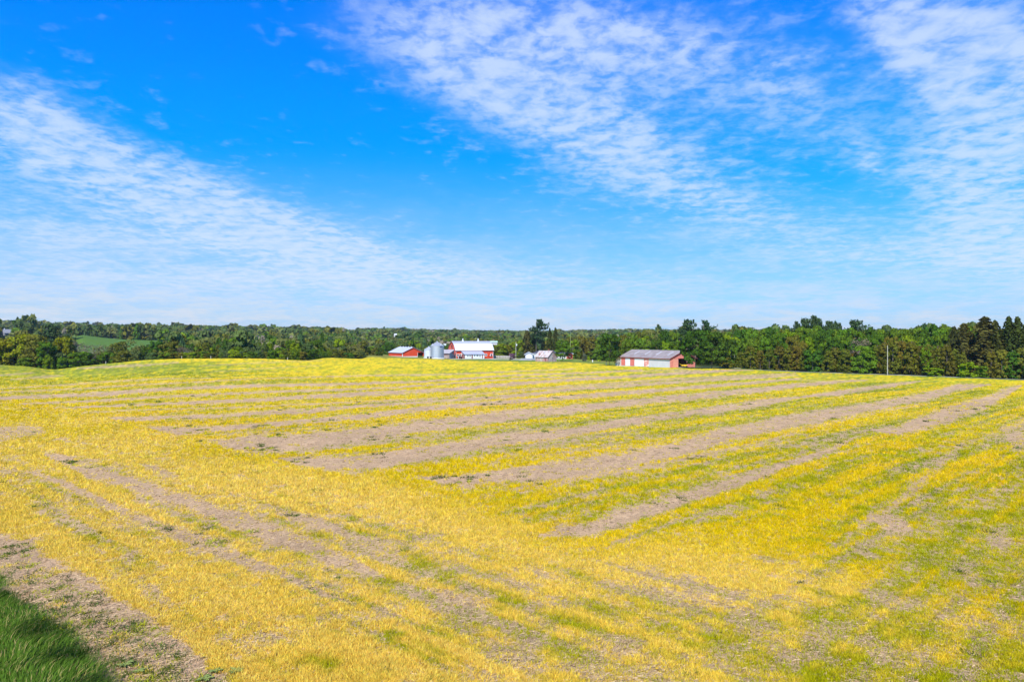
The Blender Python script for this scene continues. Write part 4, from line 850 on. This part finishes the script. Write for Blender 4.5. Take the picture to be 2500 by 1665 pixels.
# --- weathered lean-to shed between bins and barn
t_ = site(1096.5, 361, -14, "weathered grey board shed with a grey monopitch roof between bins and barn", "shed", "weathered_shed")
Dp, Lw = 8.0, 7.5
MB().box(-Lw, -4.6, 0, .12, -.6, 2.7).box(-4.4, -.02, 0, .12, -.6, 1.75).box(-1.0, -.02, -.01, .11, 1.76, 2.7).build('front_wall', WOOD, t_)
MB().box(-4.4, -1.02, .02, .1, 1.76, 2.65).build('opening', MAROON, t_)
MB().prism([(0, -.6), (Dp, -.6), (Dp, 4.5), (0, 2.7)], 'x', 0, .12).build('side_wall', material("grey_side_boards", (.42, .36, .34), .95, .3, 2, stripes=(1, .3, .6)), t_)
MB().slab((-Lw, -.4, 2.65), (.4, -.4, 2.65), (.4, Dp, 4.58), (-Lw, Dp, 4.58), .1).build('roof', material("grey_old_roof", (.38, .34, .33), .8, .14, .8, stripes=(0, .8, .2)), t_)
MB().slab((.4, -.4, 2.57), (.44, -.4, 2.57), (.44, Dp, 4.5), (.4, Dp, 4.5), .22).box(-Lw, .4, -.44, -.4, 2.35, 2.57).build('fascia', BLACKM, t_)
win(t_, 'y', 4.9, 7.2, 2.1, 3.1, .12, out=1, fw=.07, frame=WOOD)
d_ = MB().box(.12, .17, 1.2, 2.2, -.2, 1.9).build('door', WOODL, t_); MB().box(.17, .2, 2.0, 2.08, .8, .95).build('handle', BLACKM, d_)
for x_ in (-3.3, -2.3, -1.3): MB().box(x_, x_+.14, -.06, -.01, -.5, 1.75).build('batten', WOODL, t_)

# --- grain bins
def grain_bin(px, Y, r, h, hc, mat, rmat, lab, big):
    t_ = site(px, Y, 0, lab, "grain bin", "grain_bin", "grain bins beside the red barn")
    MB().cyl(0, 0, -.8, .32, r+.30, n=48).build('base', CONC, t_, True)
    MB().cyl(0, 0, .32, h, r, n=64, cap=False).build('wall', mat, t_, True)
    MB().cyl(0, 0, h, h+hc, r+.12, .35, n=64, cap=False).build('roof', rmat, t_)
    MB().cyl(0, 0, h+hc-.02, h+hc+.28, .40, .40, 16).cyl(0, 0, h+hc+.28, h+hc+.42, .46, .05, 16).build('cap', rmat, t_)
    rb = MB()
    for k in range(24 if big else 16):
        a = 2*math.pi*k/(24 if big else 16); rb.tube(((r+.1)*math.cos(a), (r+.1)*math.sin(a), h+.03), (.36*math.cos(a), .36*math.sin(a), h+hc+.03), .035, .03, 4)
    rb.build('roof_ribs', rmat, t_)
    MB().cyl(0, 0, h-.10, h+.03, r+.13, n=64, cap=False).build('eave_ring', GALV2, t_)
    return t_
t_ = grain_bin(1067.3, 350, 3.38, 6.55, 2.0, GALV, GALV, "large shiny galvanised grain bin with dark blue lettering near the top", True)
for (a, nm) in ((205, 'roof_vent'), (222, 'roof_vent'), (335, 'roof_vent'), (318, 'roof_vent')):
    ca, sa = math.cos(R(a)), math.sin(R(a)); MB().cyl(2.6*ca, 2.6*sa, 7.0, 7.42, .2, .2, 10).cyl(2.6*ca, 2.6*sa, 7.42, 7.55, .27, .05, 10).build(nm, GALV2, t_)
lt = MB()
for k, wdt in enumerate((.13, .10, .12, .09, .13, .10, .12)):
    a0 = R(-62+k*3.6); a1 = a0+wdt/3.4*1.6; z0 = 5.82
    p = lambda a, z: (3.42*math.cos(a), 3.42*math.sin(a), z)
    lt.add([p(a0, z0), p(a1, z0), p(a1+.025, z0+.42), p(a0+.025, z0+.42)], [(0, 1, 2, 3)])
lt.build('lettering', BLUE, t_)
ld = MB()
for s_ in (-.2, .2): ld.tube((3.5, s_, .5), (3.5, s_, 7.0), .03, n=4)
for k in range(20): ld.tube((3.5, -.2, .7+k*.32), (3.5, .2, .7+k*.32), .02, n=4)
ld.build('ladder', GALV2, t_)
MB().tube((3.0, 1.2, 7.2), (4.1, .4, 7.55), .14).box(3.7, 4.6, .1, .8, 6.7, 7.5).build('loading_platform', GALV2, t_)
grain_bin(1047.2, 357, 2.55, 4.35, 1.45, GALV2, ROOFU, "smaller dull grain bin half hidden behind the big one", False)
for (px, lb) in ((1044.6, "left black bin fan at the foot of the smaller grain bin"), (1051.2, "right black bin fan at the foot of the smaller grain bin")):
    t_ = site(px, 346, 0, lb, "fan", "aeration_fan", "black bin fans"); MB().tube((-.45, 0, .75), (.45, 0, .62), .34, .42, 16).build('housing', BLACKM, t_)
    MB().box(-.3, .3, -.2, .2, -.1, .35).build('stand', BLACKM, t_); MB().tube((.1, .1, .8), (.1, 2.6, .8), .2, n=8).build('duct', GALV2, t_)

# --- tractor seen from the front beside the milk house
t_ = site(1123, 356, -70, "small black tractor parked in front of the barn beside the milk house", "tractor", "parked_tractor")
MB().box(.1, 1.7, -.36, .36, .65, 1.2).prism([(1.7, .65), (1.95, .7), (1.9, 1.1), (1.7, 1.2)], 'y', -.34, .34).build('body', BLACKM, t_)
MB().box(-1.0, .1, -.55, .55, .6, 1.05).box(-.9, -.3, -.3, .3, 1.05, 1.5).build('seat_platform', BLACKM, t_)
MB().tube((-.9, -.5, 1.05), (-.8, -.5, 2.0), .04).tube((-.9, .5, 1.05), (-.8, .5, 2.0), .04).tube((-.8, -.5, 2.0), (-.8, .5, 2.0), .04).tube((-.1, 0, 1.2), (-.35, 0, 1.5), .03).build('roll_bar', BLACKM, t_)
for sy in (-.78, .78): MB().wheel(-.6, sy, .62, .62, .36).build('wheel', RUBBER, t_)
for sy in (-.55, .55): MB().wheel(1.35, sy, .4, .4, .24).build('wheel', RUBBER, t_)
t_ = site(1119.2, 355, 0, "short white post standing left of the black tractor", "post", "white_post"); MB().box(-.09, .09, -.09, .09, -.3, 1.5).prism([(-.12, 1.5), (.12, 1.5), (0, 1.62)], 'y', -.12, .12).build('shaft', WHITE, t_)

# --- board fence right of the barn
t_ = site(1203.5, 388, 2, "pale rail and board fence running right from the red barn", "fence", "board_fence")
n_ = 7; stp = 1.58
for k in range(n_+1):
    z_ = gz(at(1203.5, 388)+k*stp, 388)-t_.location.z; MB().box(k*stp-.09, k*stp+.09, -.09, .09, z_-.4, z_+1.5).build('post', WOODL if k > 1 else WOOD, t_)
for k in range(n_):
    za = gz(at(1203.5, 388)+k*stp, 388)-t_.location.z
    p_ = MB()
    for zz_ in (.25, .62, .99, 1.30): p_.box(k*stp+.10, (k+1)*stp-.10, -.03, .03, za+zz_, za+zz_+(.12 if zz_ < 1.2 else .14))
    p_.build('rails', WOODL, t_)
    if k < 6: MB().box(k*stp+.1, (k+1)*stp-.1, .05, .08, za+.1, za+1.2).build('boards', WOOD, t_)

# --- utility poles, mast and posts
def pole(px, Y, ytop, r, lab, cross=None, trafo=False, lean=0, name="utility_pole", grp=None):
    X = at(px, Y); z = gz(X, Y); h = zy(Y, ytop)-z
    t_ = thing(name, (X, Y, z), 0, lab, "pole", grp); t_.rotation_euler = (0, R(lean), 0)
    MB().tube((0, 0, -.5), (0, 0, h), r, r*.7, 10).build('shaft', POLEM, t_)
    if trafo: MB().cyl(.42, -.1, h-1.9, h-1.05, .27, n=14).build('transformer', WHITE, t_); MB().tube((0, 0, h-.3), (.35, -.1, h-1.05), .02, n=4).tube((-.25, 0, h-3.4), (.15, 0, h-3.4), .12, n=6).build('bracket', POLEM, t_)
    if cross: MB().box(-cross, cross, -.05, .05, h-.5, h-.38).build('crossarm', POLEM, t_)
    return t_
pole(1259.5, 348, 835, .17, "grey wooden utility pole with a white transformer beside the lilac", trafo=True)
pole(2167, float(edgeY(2167))+1.5, 843, .145, "tallest pale utility pole at the right, standing clear before the cedars")
pole(1785, float(edgeY(1785))+9, 846, .13, "thin pale utility pole in front of the cedars right of the salmon barn")
pole(1791.5, float(edgeY(1785))+14, 864, .08, "short leaning pole just right of the thin pole near the salmon barn", lean=4)
t_ = site(1392.6, 398, 0, "tall thin antenna mast rising behind the brick end of the bungalow", "mast", "antenna_mast"); MB().tube((0, 0, 0), (0, 0, zy(398, 817)-t_.location.z), .07, .06, 6).build('mast', material("yellow_lichen_paint", (.5, .55, .2), .8), t_)
MB().tube((0, 0, zy(398, 817)-t_.location.z), (0, 0, zy(398, 803)-t_.location.z), .03, .015, 5).build('tip', GALV2, t_)
t_ = site(1446.6, 352, 0, "square white post between two saplings on the lawn", "post", "white_post"); MB().box(-.2, .2, -.2, .2, -.3, 1.05).prism([(-.24, 1.05), (.24, 1.05), (0, 1.2)], 'y', -.24, .24).build('shaft', WHITE, t_)
t_ = site(1480, 299, 0, "pale marker post on the lawn left of the large maple's trunk", "post", "marker_post"); MB().box(-.14, .14, -.1, .1, -.3, 2.6).box(-.22, .22, -.14, .14, 2.1, 2.75).build('shaft', POLEM, t_)

# --- bungalow with garage
t_ = site(1299.5, 401, 0, "white bungalow with a dark hip roof, a garage gable and a brick end", "house", "bungalow")
bz = t_.location.z; hE = 2.75; Lh = at(1398, 401)-at(1299.5, 401)
MB().box(0, Lh-3.7, 0, 8, -.8, hE).build('wall', WHITE, t_); MB().box(Lh-3.7, Lh, -1.0, 8, -.8, hE).build('brick_wall', BRICK, t_)
def hip(name, x0, x1, y0, y1, ze, hr_, o_=.5, mat=ROOFS):
    x0 -= o_; x1 += o_; y0 -= o_; y1 += o_; m_ = (y0+y1)/2; i_ = min((y1-y0)/2, (x1-x0)/2-.05)
    MB().add([(x0,y0,ze),(x1,y0,ze),(x1,y1,ze),(x0,y1,ze),(x0+i_,m_,ze+hr_),(x1-i_,m_,ze+hr_)], [(0,1,5,4),(1,2,5),(2,3,4,5),(3,0,4),(3,2,1,0)]).build(name, mat, t_)
    MB().box(x0-.02, x1+.02, y0-.03, y0, ze-.22, ze-.01).box(x0-.03, x0, y0, y1, ze-.22, ze-.01).box(x1, x1+.03, y0, y1, ze-.22, ze-.01).build('eaves_trim', WHITE, t_)
hip('roof', 0, Lh-3.4, 0, 8, hE+.05, 1.75); hip('brick_wing_roof', Lh-3.7, Lh, -1.0, 6, hE+.10, 1.6)
win(t_, 'x', 17.4, 18.4, .9, 2.2, 0); win(t_, 'x', Lh-2.3, Lh-1.2, 1.1, 2.1, -1.0)
d_ = MB().box(16.0, 16.9, -.06, 0, 0, 2.1).build('door', BLACKM, t_); MB().box(16.75, 16.82, -.1, -.06, .95, 1.05).build('handle', WHITE, d_)
gx0, gx1 = -4.2, .1
MB().prism([(gx0, -.8), (gx1, -.8), (gx1, 2.6), ((gx0+gx1)/2, 3.7), (gx0, 2.6)], 'y', -5, 6).build('garage_wall', material("grey_siding", (.50, .49, .52), .8, .05, 3), t_)
gd = MB().box(gx0+.75, gx1-.75, -5.06, -5.0, -.1, 2.25).build('garage_door', WHITE, t_); MB().box((gx0+gx1)/2-.15, (gx0+gx1)/2+.15, -5.1, -5.06, .35, .42).build('handle', BLACKM, gd)
m_ = (gx0+gx1)/2
MB().slab((gx0-.75, -5.5, 2.36), (gx0-.75, 6.2, 2.36), (m_, 6.2, 3.95), (m_, -5.5, 3.95), .08).slab((m_, -5.5, 3.95), (m_, 6.2, 3.95), (gx1+.75, 6.2, 2.36), (gx1+.75, -5.5, 2.36), .08).build('garage_roof', ROOFS, t_)
MB().slab((gx0-.75, -5.54, 2.34), (gx0-.75, -5.5, 2.34), (m_, -5.5, 3.93), (m_, -5.54, 3.93), .24).slab((m_, -5.54, 3.93), (m_, -5.5, 3.93), (gx1+.75, -5.5, 2.34), (gx1+.75, -5.54, 2.34), .24).build('garage_bargeboard', WHITE, t_)
MB().cyl(10, 5, hE+.4, hE+2.6, .3, n=8).build('chimney', BRICK, t_)

# --- old board shed
t_ = site(1337.5, 325, -42, "old weathered board shed with a rust streaked whitewashed roof and a stovepipe", "shed", "old_shed")
L3, W3, he, hr = 7.8, 6.5, 2.3, 5.0
MB().box(-L3, 0, 0, .12, -.4, he).build('front_wall', WOODP, t_); MB().box(-L3, 0, W3-.12, W3, -.4, he).build('back_wall', WOODP, t_)
GW = material("weathered_gable_boards", (.42, .27, .23), .95, .3, 1.2, stripes=(1, .25, .6), rust=((.46, .40, .34), .45, .58, (.6, .6, .3)))
MB().prism([(0, -.4), (W3, -.4), (W3, he), (W3/2, hr), (0, he)], 'x', -.02, .10).build('gable_wall', GW, t_); MB().prism([(0, -.4), (W3, -.4), (W3, he), (W3/2, hr), (0, he)], 'x', -L3, -L3+.12).build('gable_wall', GW, t_)
sl = (hr-he)/(W3/2)
MB().slab((-L3-.3, -.4, he-.4*sl+.1), (.35, -.4, he-.4*sl+.1), (.35, W3/2, hr+.1), (-L3-.3, W3/2, hr+.1), .07).slab((-L3-.3, W3/2, hr+.1), (.35, W3/2, hr+.1), (.35, W3+.4, he-.4*sl+.1), (-L3-.3, W3+.4, he-.4*sl+.1), .07).build('roof', ROOFR, t_)
MB().slab((.35, -.4, he-.4*sl+.04), (.39, -.4, he-.4*sl+.04), (.39, W3/2, hr+.04), (.35, W3/2, hr+.04), .16).slab((.35, W3/2, hr+.04), (.39, W3/2, hr+.04), (.39, W3+.4, he-.4*sl+.04), (.35, W3+.4, he-.4*sl+.04), .16).build('fascia', MAROON, t_)
MB().tube((-3.2, 1.3, 3.2), (-3.2, 1.3, 5.0), .15, n=10).build('stovepipe', GALV2, t_)
win(t_, 'y', 2.9, 3.5, 1.2, 2.1, .10, out=1, frame=WOODL, fw=.12)
MB().box(-1.9, -1.3, -.05, 0, .2, 1.5).build('shutter', MAROON, t_)
MB().slab((-L3+1, W3, 2.3), (.2, W3, 2.3), (.2, W3+2.3, 1.5), (-L3+1, W3+2.3, 1.5), .06).build('lean_to_roof', WOOD, t_); MB().box(.0, .12, W3+2.1, W3+2.22, -.4, 1.5).box(-3, -2.88, W3+2.1, W3+2.22, -.4, 1.5).build('lean_to_posts', WOOD, t_); MB().box(-4, -3.9, W3, W3+2.0, -.4, 1.6).build('lean_to_shade_panel', DARK, t_)  # near-black sheet stands in for the shade under the lean-to

# --- salmon barn
SKYL = material('milky_roof_panel', (.42, .40, .40), .7)
t_ = thing("salmon_barn", (62.4, 270, gz(62.4, 270)), R(29), "long faded salmon barn with white sheeted side, grey roof and open end doorway", "barn")
W4, L4, he, hr = 13.7, 31.5, 3.65, 6.55
lx = lambda p: (270*(p-CX)/F-62.4)/(.874-.485*(p-CX)/F); ly = lambda p: (62.4-270*(p-CX)/F)/(.485+.874*(p-CX)/F)
o0, o1 = lx(1656), lx(1677.2); ht = 3.55
MB().box(0, o0, 0, .14, -.8, ht).box(o1, W4, 0, .14, -.8, ht).prism([(0, ht), (W4, ht), (W4, he), (W4/2, hr), (0, he)], 'y', 0, .14).build('gable_wall', SALMON, t_)
MB().box(0, .14, .14, L4, -.8, he-.35).build('side_wall', WHITEM, t_); MB().box(-.01, .15, .14, L4, he-.35, he).build('side_band', SALMOND, t_)
MB().box(W4-.14, W4, .14, L4, -.8, he).build('far_side_wall', SALMON, t_); MB().prism([(.0, -.8), (W4, -.8), (W4, he), (W4/2, hr), (0, he)], 'y', L4, L4+.14).build('back_wall', SALMON, t_)
sl = (hr-he)/(W4/2); e_ = .55
MB().slab((-e_, -.4, he-e_*sl+.14), (-e_, L4+.5, he-e_*sl+.14), (W4/2, L4+.5, hr+.14), (W4/2, -.4, hr+.14)).slab((W4/2, -.4, hr+.14), (W4/2, L4+.5, hr+.14), (W4+e_, L4+.5, he-e_*sl+.14), (W4+e_, -.4, he-e_*sl+.14)).build('roof', ROOFG, t_)
MB().slab((-e_, -.45, he-e_*sl+.06), (-e_, -.4, he-e_*sl+.06), (W4/2, -.4, hr+.06), (W4/2, -.45, hr+.06), .25).slab((W4/2, -.45, hr+.06), (W4/2, -.4, hr+.06), (W4+e_, -.4, he-e_*sl+.06), (W4+e_, -.45, he-e_*sl+.06), .25).box(-e_-.03, -e_, -.4, L4+.5, he-e_*sl-.12, he-e_*sl+.1).build('fascia', MAROON, t_)
for k in range(4):
    y_ = 3.6+k*7.0; f0, f1 = .40, .82; pt = lambda f, y: (-e_+(W4/2+e_)*f, y, he-e_*sl+.16+(hr-he+e_*sl)*f)
    MB().slab(pt(f0, y_), pt(f0, y_+.75), pt(f1, y_+.75), pt(f1, y_), .02).build('skylight', SKYL, t_)
    MB().slab(pt(.06, y_), pt(.06, y_+.5), pt(f0-.01, y_+.5), pt(f0-.01, y_), .02).build('rust_sheet', material("rusty_sheet", (.22, .15, .15), .9), t_)
for (a, b2, mt, nm) in ((1517, 1526.5, SALMOND, 'side_door'), (1527.4, 1537.6, material("pale_blue_white_door", (.66, .69, .76), .7), 'side_door'), (1539, 1548.8, SALMOND, 'side_door'), (1549.6, 1560.2, WHITE, 'side_door'), (1560.6, 1571.6, WHITE, 'side_door'), (1572.4, 1583.6, SALPATCH, 'side_door')):
    y0_, y1_ = ly(b2), ly(a); MB().box(-.07, 0, y0_, y1_, -.1, 3.1).build(nm, mt, t_)
MB().box(-.10, -.07, ly(1584), ly(1516.5), 3.1, 3.22).build('door_rail', SALMOND, t_)
MB().box(lx(1643.5), o0-.05, -.09, -.02, -.1, ht-.05).build('sliding_door', material("faded_peach_boards", (.64, .27, .19), .85, .1, 2), t_)
MB().box(lx(1643.5), o1+.2, -.14, -.02, ht, ht+.12).build('door_track', SALMOND, t_); MB().box(o1, o1+.12, -.03, 0, -.2, ht).box(-.04, .12, -.03, 0, -.2, he-.1).build('trim', WHITEM, t_)
MB().box(.2, W4-.2, .2, L4, .01, .05).build('floor', DARK, t_)  # floor coloured near-black as the shade behind the doorway
MB().prism([(L4+.16, -.8), (L4+3.7, -.8), (L4+3.7, 2.3), (L4+.16, 3.1)], 'x', .3, 6).build('end_shed_wall', WHITEM, t_)
MB().slab((0, L4+.16, 3.2), (0, L4+4.0, 2.36), (6.2, L4+4.0, 2.36), (6.2, L4+.16, 3.2), .06).build('end_shed_roof', WHITEM, t_)
# yellow implement in the doorway
im = thing("yellow_implement", (62.4+.874*(o0+o1)/2*1.12+.2, 270+.485*(o0+o1)/2*1.12+.9, gz(68, 272.5)+.05), R(20), "yellow farm implement parked just inside the salmon barn's open doorway", "farm implement")
MB().prism([(-1.1, .35), (1.1, .35), (1.2, .75), (.7, 1.0), (-.4, .95), (-1.2, .7)], 'y', -.6, .6).build('deck', YEL, im)
MB().tube((-1.1, 0, .8), (-1.9, .9, 1.6), .07).tube((-1.1, .3, .8), (-1.7, 1.2, 1.7), .05).build('drawbar', YEL, im)
for (wx, wy) in ((-.8, -.72), (.8, -.72), (-.8, .72), (.8, .72)): MB().wheel(wx, wy, .28, .28, .16).build('wheel', RUBBER, im)

# --- far buildings among the woods
def farhouse(px, Y, ybase, w, d, he, hr, rz, lab, cat, name, rm=WHITE, wm=WHITE, z=None, grp=None):
    X = at(px, Y); zb = gz(X, Y) if z is None else z
    t_ = thing(name, (X, Y, zb), R(rz), lab, cat, grp)
    MB().prism([(-d/2, -3), (d/2, -3), (d/2, he), (0, hr), (-d/2, he)], 'x', -w/2, w/2).build('wall', wm, t_)
    MB().slab((-w/2-.4, -d/2-.4, he-.2), (w/2+.4, -d/2-.4, he-.2), (w/2+.4, 0, hr+.1), (-w/2-.4, 0, hr+.1)).slab((-w/2-.4, 0, hr+.1), (w/2+.4, 0, hr+.1), (w/2+.4, d/2+.4, he-.2), (-w/2-.4, d/2+.4, he-.2)).build('roof', rm, t_)
    return t_
GREYR = material("grey_slate", (.24, .25, .28), .7)
t_ = farhouse(17, 570, 0, 5.5, 5, 2.5, 5.4, 55, "grey gabled house among the trees at the far left", "house", "farmhouse", GREYR, GREYR, z=zy(570, 820)); MB().box(-2, -1.5, -.3, .3, 4.6, 6.4).build('chimney', WHITE, t_)
farhouse(352, 322, 0, 4.6, 5, 5.2, 6.6, 20, "white roofed farm building peeping over the left field edge", "building", "farm_building", ROOFW, WHITEM, z=zy(322, 857)-6.6)
farhouse(616, 1270, 0, 26, 9, 4.0, 6.5, 8, "long white farm building on the distant wooded hill", "building", "farm_building", WHITE, WHITE, z=zy(1270, 817.5))
farhouse(592, 1262, 0, 6, 6, 3.5, 6.0, 30, "small white house left of the long white building on the distant hill", "house", "distant_house", WHITE, WHITE, z=zy(1262, 817.5))
farhouse(965, 900, 0, 2.6, 3, 1.6, 2.8, 35, "tiny white house in the wood above the red shed", "house", "distant_house", WHITE, WHITE, z=zy(900, 820))
farhouse(1205, 520, 0, 5.2, 7, 3.2, 3.9, 4, "pale green roofed building behind the red barn's right end", "building", "farm_building", material("pale_green_metal", (.42, .60, .46), .5), WHITEM, z=zy(520, 833)-3.9)
# field edge marker stakes
for (px, lb) in ((443.5, "leftmost thin pale stake on the far field edge"), (514.5, "thin pale stake on the far field edge, left of middle of four"), (702, "thin pale stake on the far field edge nearer the red shed"), (258, "small pale stake above the bare streak on the left field edge")):
    X = at(px, float(edgeY(px))-1); t_ = thing("marker_stake", (X, float(edgeY(px))-1, gz(X, float(edgeY(px))-1)), 0, lb, "stake", "stakes along the far field edge"); MB().box(-.09, .09, -.05, .05, -.2, .75).box(-.07, .07, -.055, .055, .75, .85).build('shaft', POLEM, t_)

# --- driveway, apron and road: thin sheets following the ground
def ribbon(name, pts, w, mat, n=40, dz=.05):
    P_ = np.array(pts, float); s_ = np.r_[0, np.cumsum(np.hypot(*np.diff(P_, axis=0).T))]; ss = np.linspace(0, s_[-1], n)
    x = np.interp(ss, s_, P_[:, 0]); y = np.interp(ss, s_, P_[:, 1]); tx, ty = np.gradient(x), np.gradient(y); l = np.hypot(tx, ty); nx, ny = -ty/l, tx/l
    V = []; k = 5
    for j in range(k):
        o_ = (j/(k-1)-.5)*w; X = x+nx*o_; Y = y+ny*o_; V.append(np.stack([X, Y, ground(X, Y)+dz+.03*(1-abs(2*j/(k-1)-1))], 1))
    V = np.stack(V, 1).reshape(-1, 3); i_ = np.arange(n*k).reshape(n, k); q = np.stack([i_[:-1, :-1], i_[:-1, 1:], i_[1:, 1:], i_[1:, :-1]], -1).reshape(-1, 4)
    link(name, mesh_np(name, V, q, np.full(len(q), 4), [mat]), kind='structure')
ribbon("farm_driveway", [(at(1095, 352), 352), (at(1130, 356), 356), (at(1185, 357), 357), (at(1250, 356), 356), (at(1300, 352), 352)], 7, GRAV)
ribbon("garage_driveway", [(at(1288, 352), 354), (at(1291, 375), 375), (at(1291, 394), 394)], 9, ASPH)
ribbon("barn_yard_track", [(at(1195, 372), 372), (at(1225, 376), 376), (at(1262, 372), 372), (at(1290, 366), 366)], 5, material("pale_gravel", (.66, .60, .48), .95))
ribbon("barn_apron", [(62.4+.874*o0-1, 270+.485*o0-2.2), (62.4+.874*o1, 270+.485*o1-2.4), (80, 266), (88, 262)], 3.2, GRAV, dz=.08)
pr = [(float(at(p, float(edgeY(p))+4.2)), float(edgeY(p))+4.2) for p in np.linspace(1850, 2900, 30)]
ribbon("road", pr, 3.6, ASPH, n=80, dz=.05)
# ------------------------------------------------------------------ leafy thistles on the bare soil at the bottom left
LF = leafmat("thistle_leaf", trans=.25)
for (px, py_, sz, lb) in ((306, 1625, .27, "spiky pale green thistle lying over the soil, nearest the long grass"), (337, 1641, .22, "smaller thistle just right of the one nearest the long grass"), (500, 1660, .26, "thistle cut by the bottom edge of the picture"), (527, 1641, .22, "bushy thistle left of the pair at the crop's edge"), (574, 1641, .26, "rightmost broad leaved thistle at the crop's edge")):
    Y = 9*F/(py_-HY); X = at(px, Y); t_ = thing("thistle", (X, Y, gz(X, Y)), 0, lb, "plant", "thistles at the bottom edge")
    r = random.Random(int(px)); V, Q, Cc = [], [], []
    for k in range(13):
        a = k*2.4+r.uniform(-.3, .3); L = sz*r.uniform(.5, 1); n = 7
        for i in range(n+1):
            f = i/n; w = L*.16*math.sin(math.pi*min(1, f*.9+.12))*(1.35 if i % 2 else .55); x = L*f; z = .03+L*.55*f*(1-f*.75)
            cx, cy = x*math.cos(a), x*math.sin(a); V += [(cx-w*math.sin(a), cy+w*math.cos(a), z+.01), (cx, cy, z-.012), (cx+w*math.sin(a), cy-w*math.cos(a), z+.01)]
            g = r.uniform(.85, 1.1); Cc += [np.array(srgb(140, 152, 84))*g]*3
            if i: b0 = len(V)-6; Q += [(b0, b0+3, b0+4, b0+1), (b0+1, b0+4, b0+5, b0+2)]
    link("leaves", mesh_np("thistle_leaves", V, np.array(Q), np.full(len(Q), 4), [LF], col=np.array(Cc)), t_)

# ------------------------------------------------------------------ thin air haze over the valley
hm = bpy.data.materials.new("haze"); hm.use_nodes = True; t = NT(hm.node_tree)
o = t.node('ShaderNodeOutputMaterial'); pv = t.node('ShaderNodeVolumePrincipled'); t.l.new(pv.outputs[0], o.inputs['Volume'])
pv.inputs['Color'].default_value = (.9, .94, 1, 1); pv.inputs['Density'].default_value = .00006; pv.inputs['Anisotropy'].default_value = .2
MB().box(-6200, 6200, -2100, 6300, -75, 75).build("haze", hm, None, kind='stuff', label="thin pale haze in the air over the valley", category="haze")
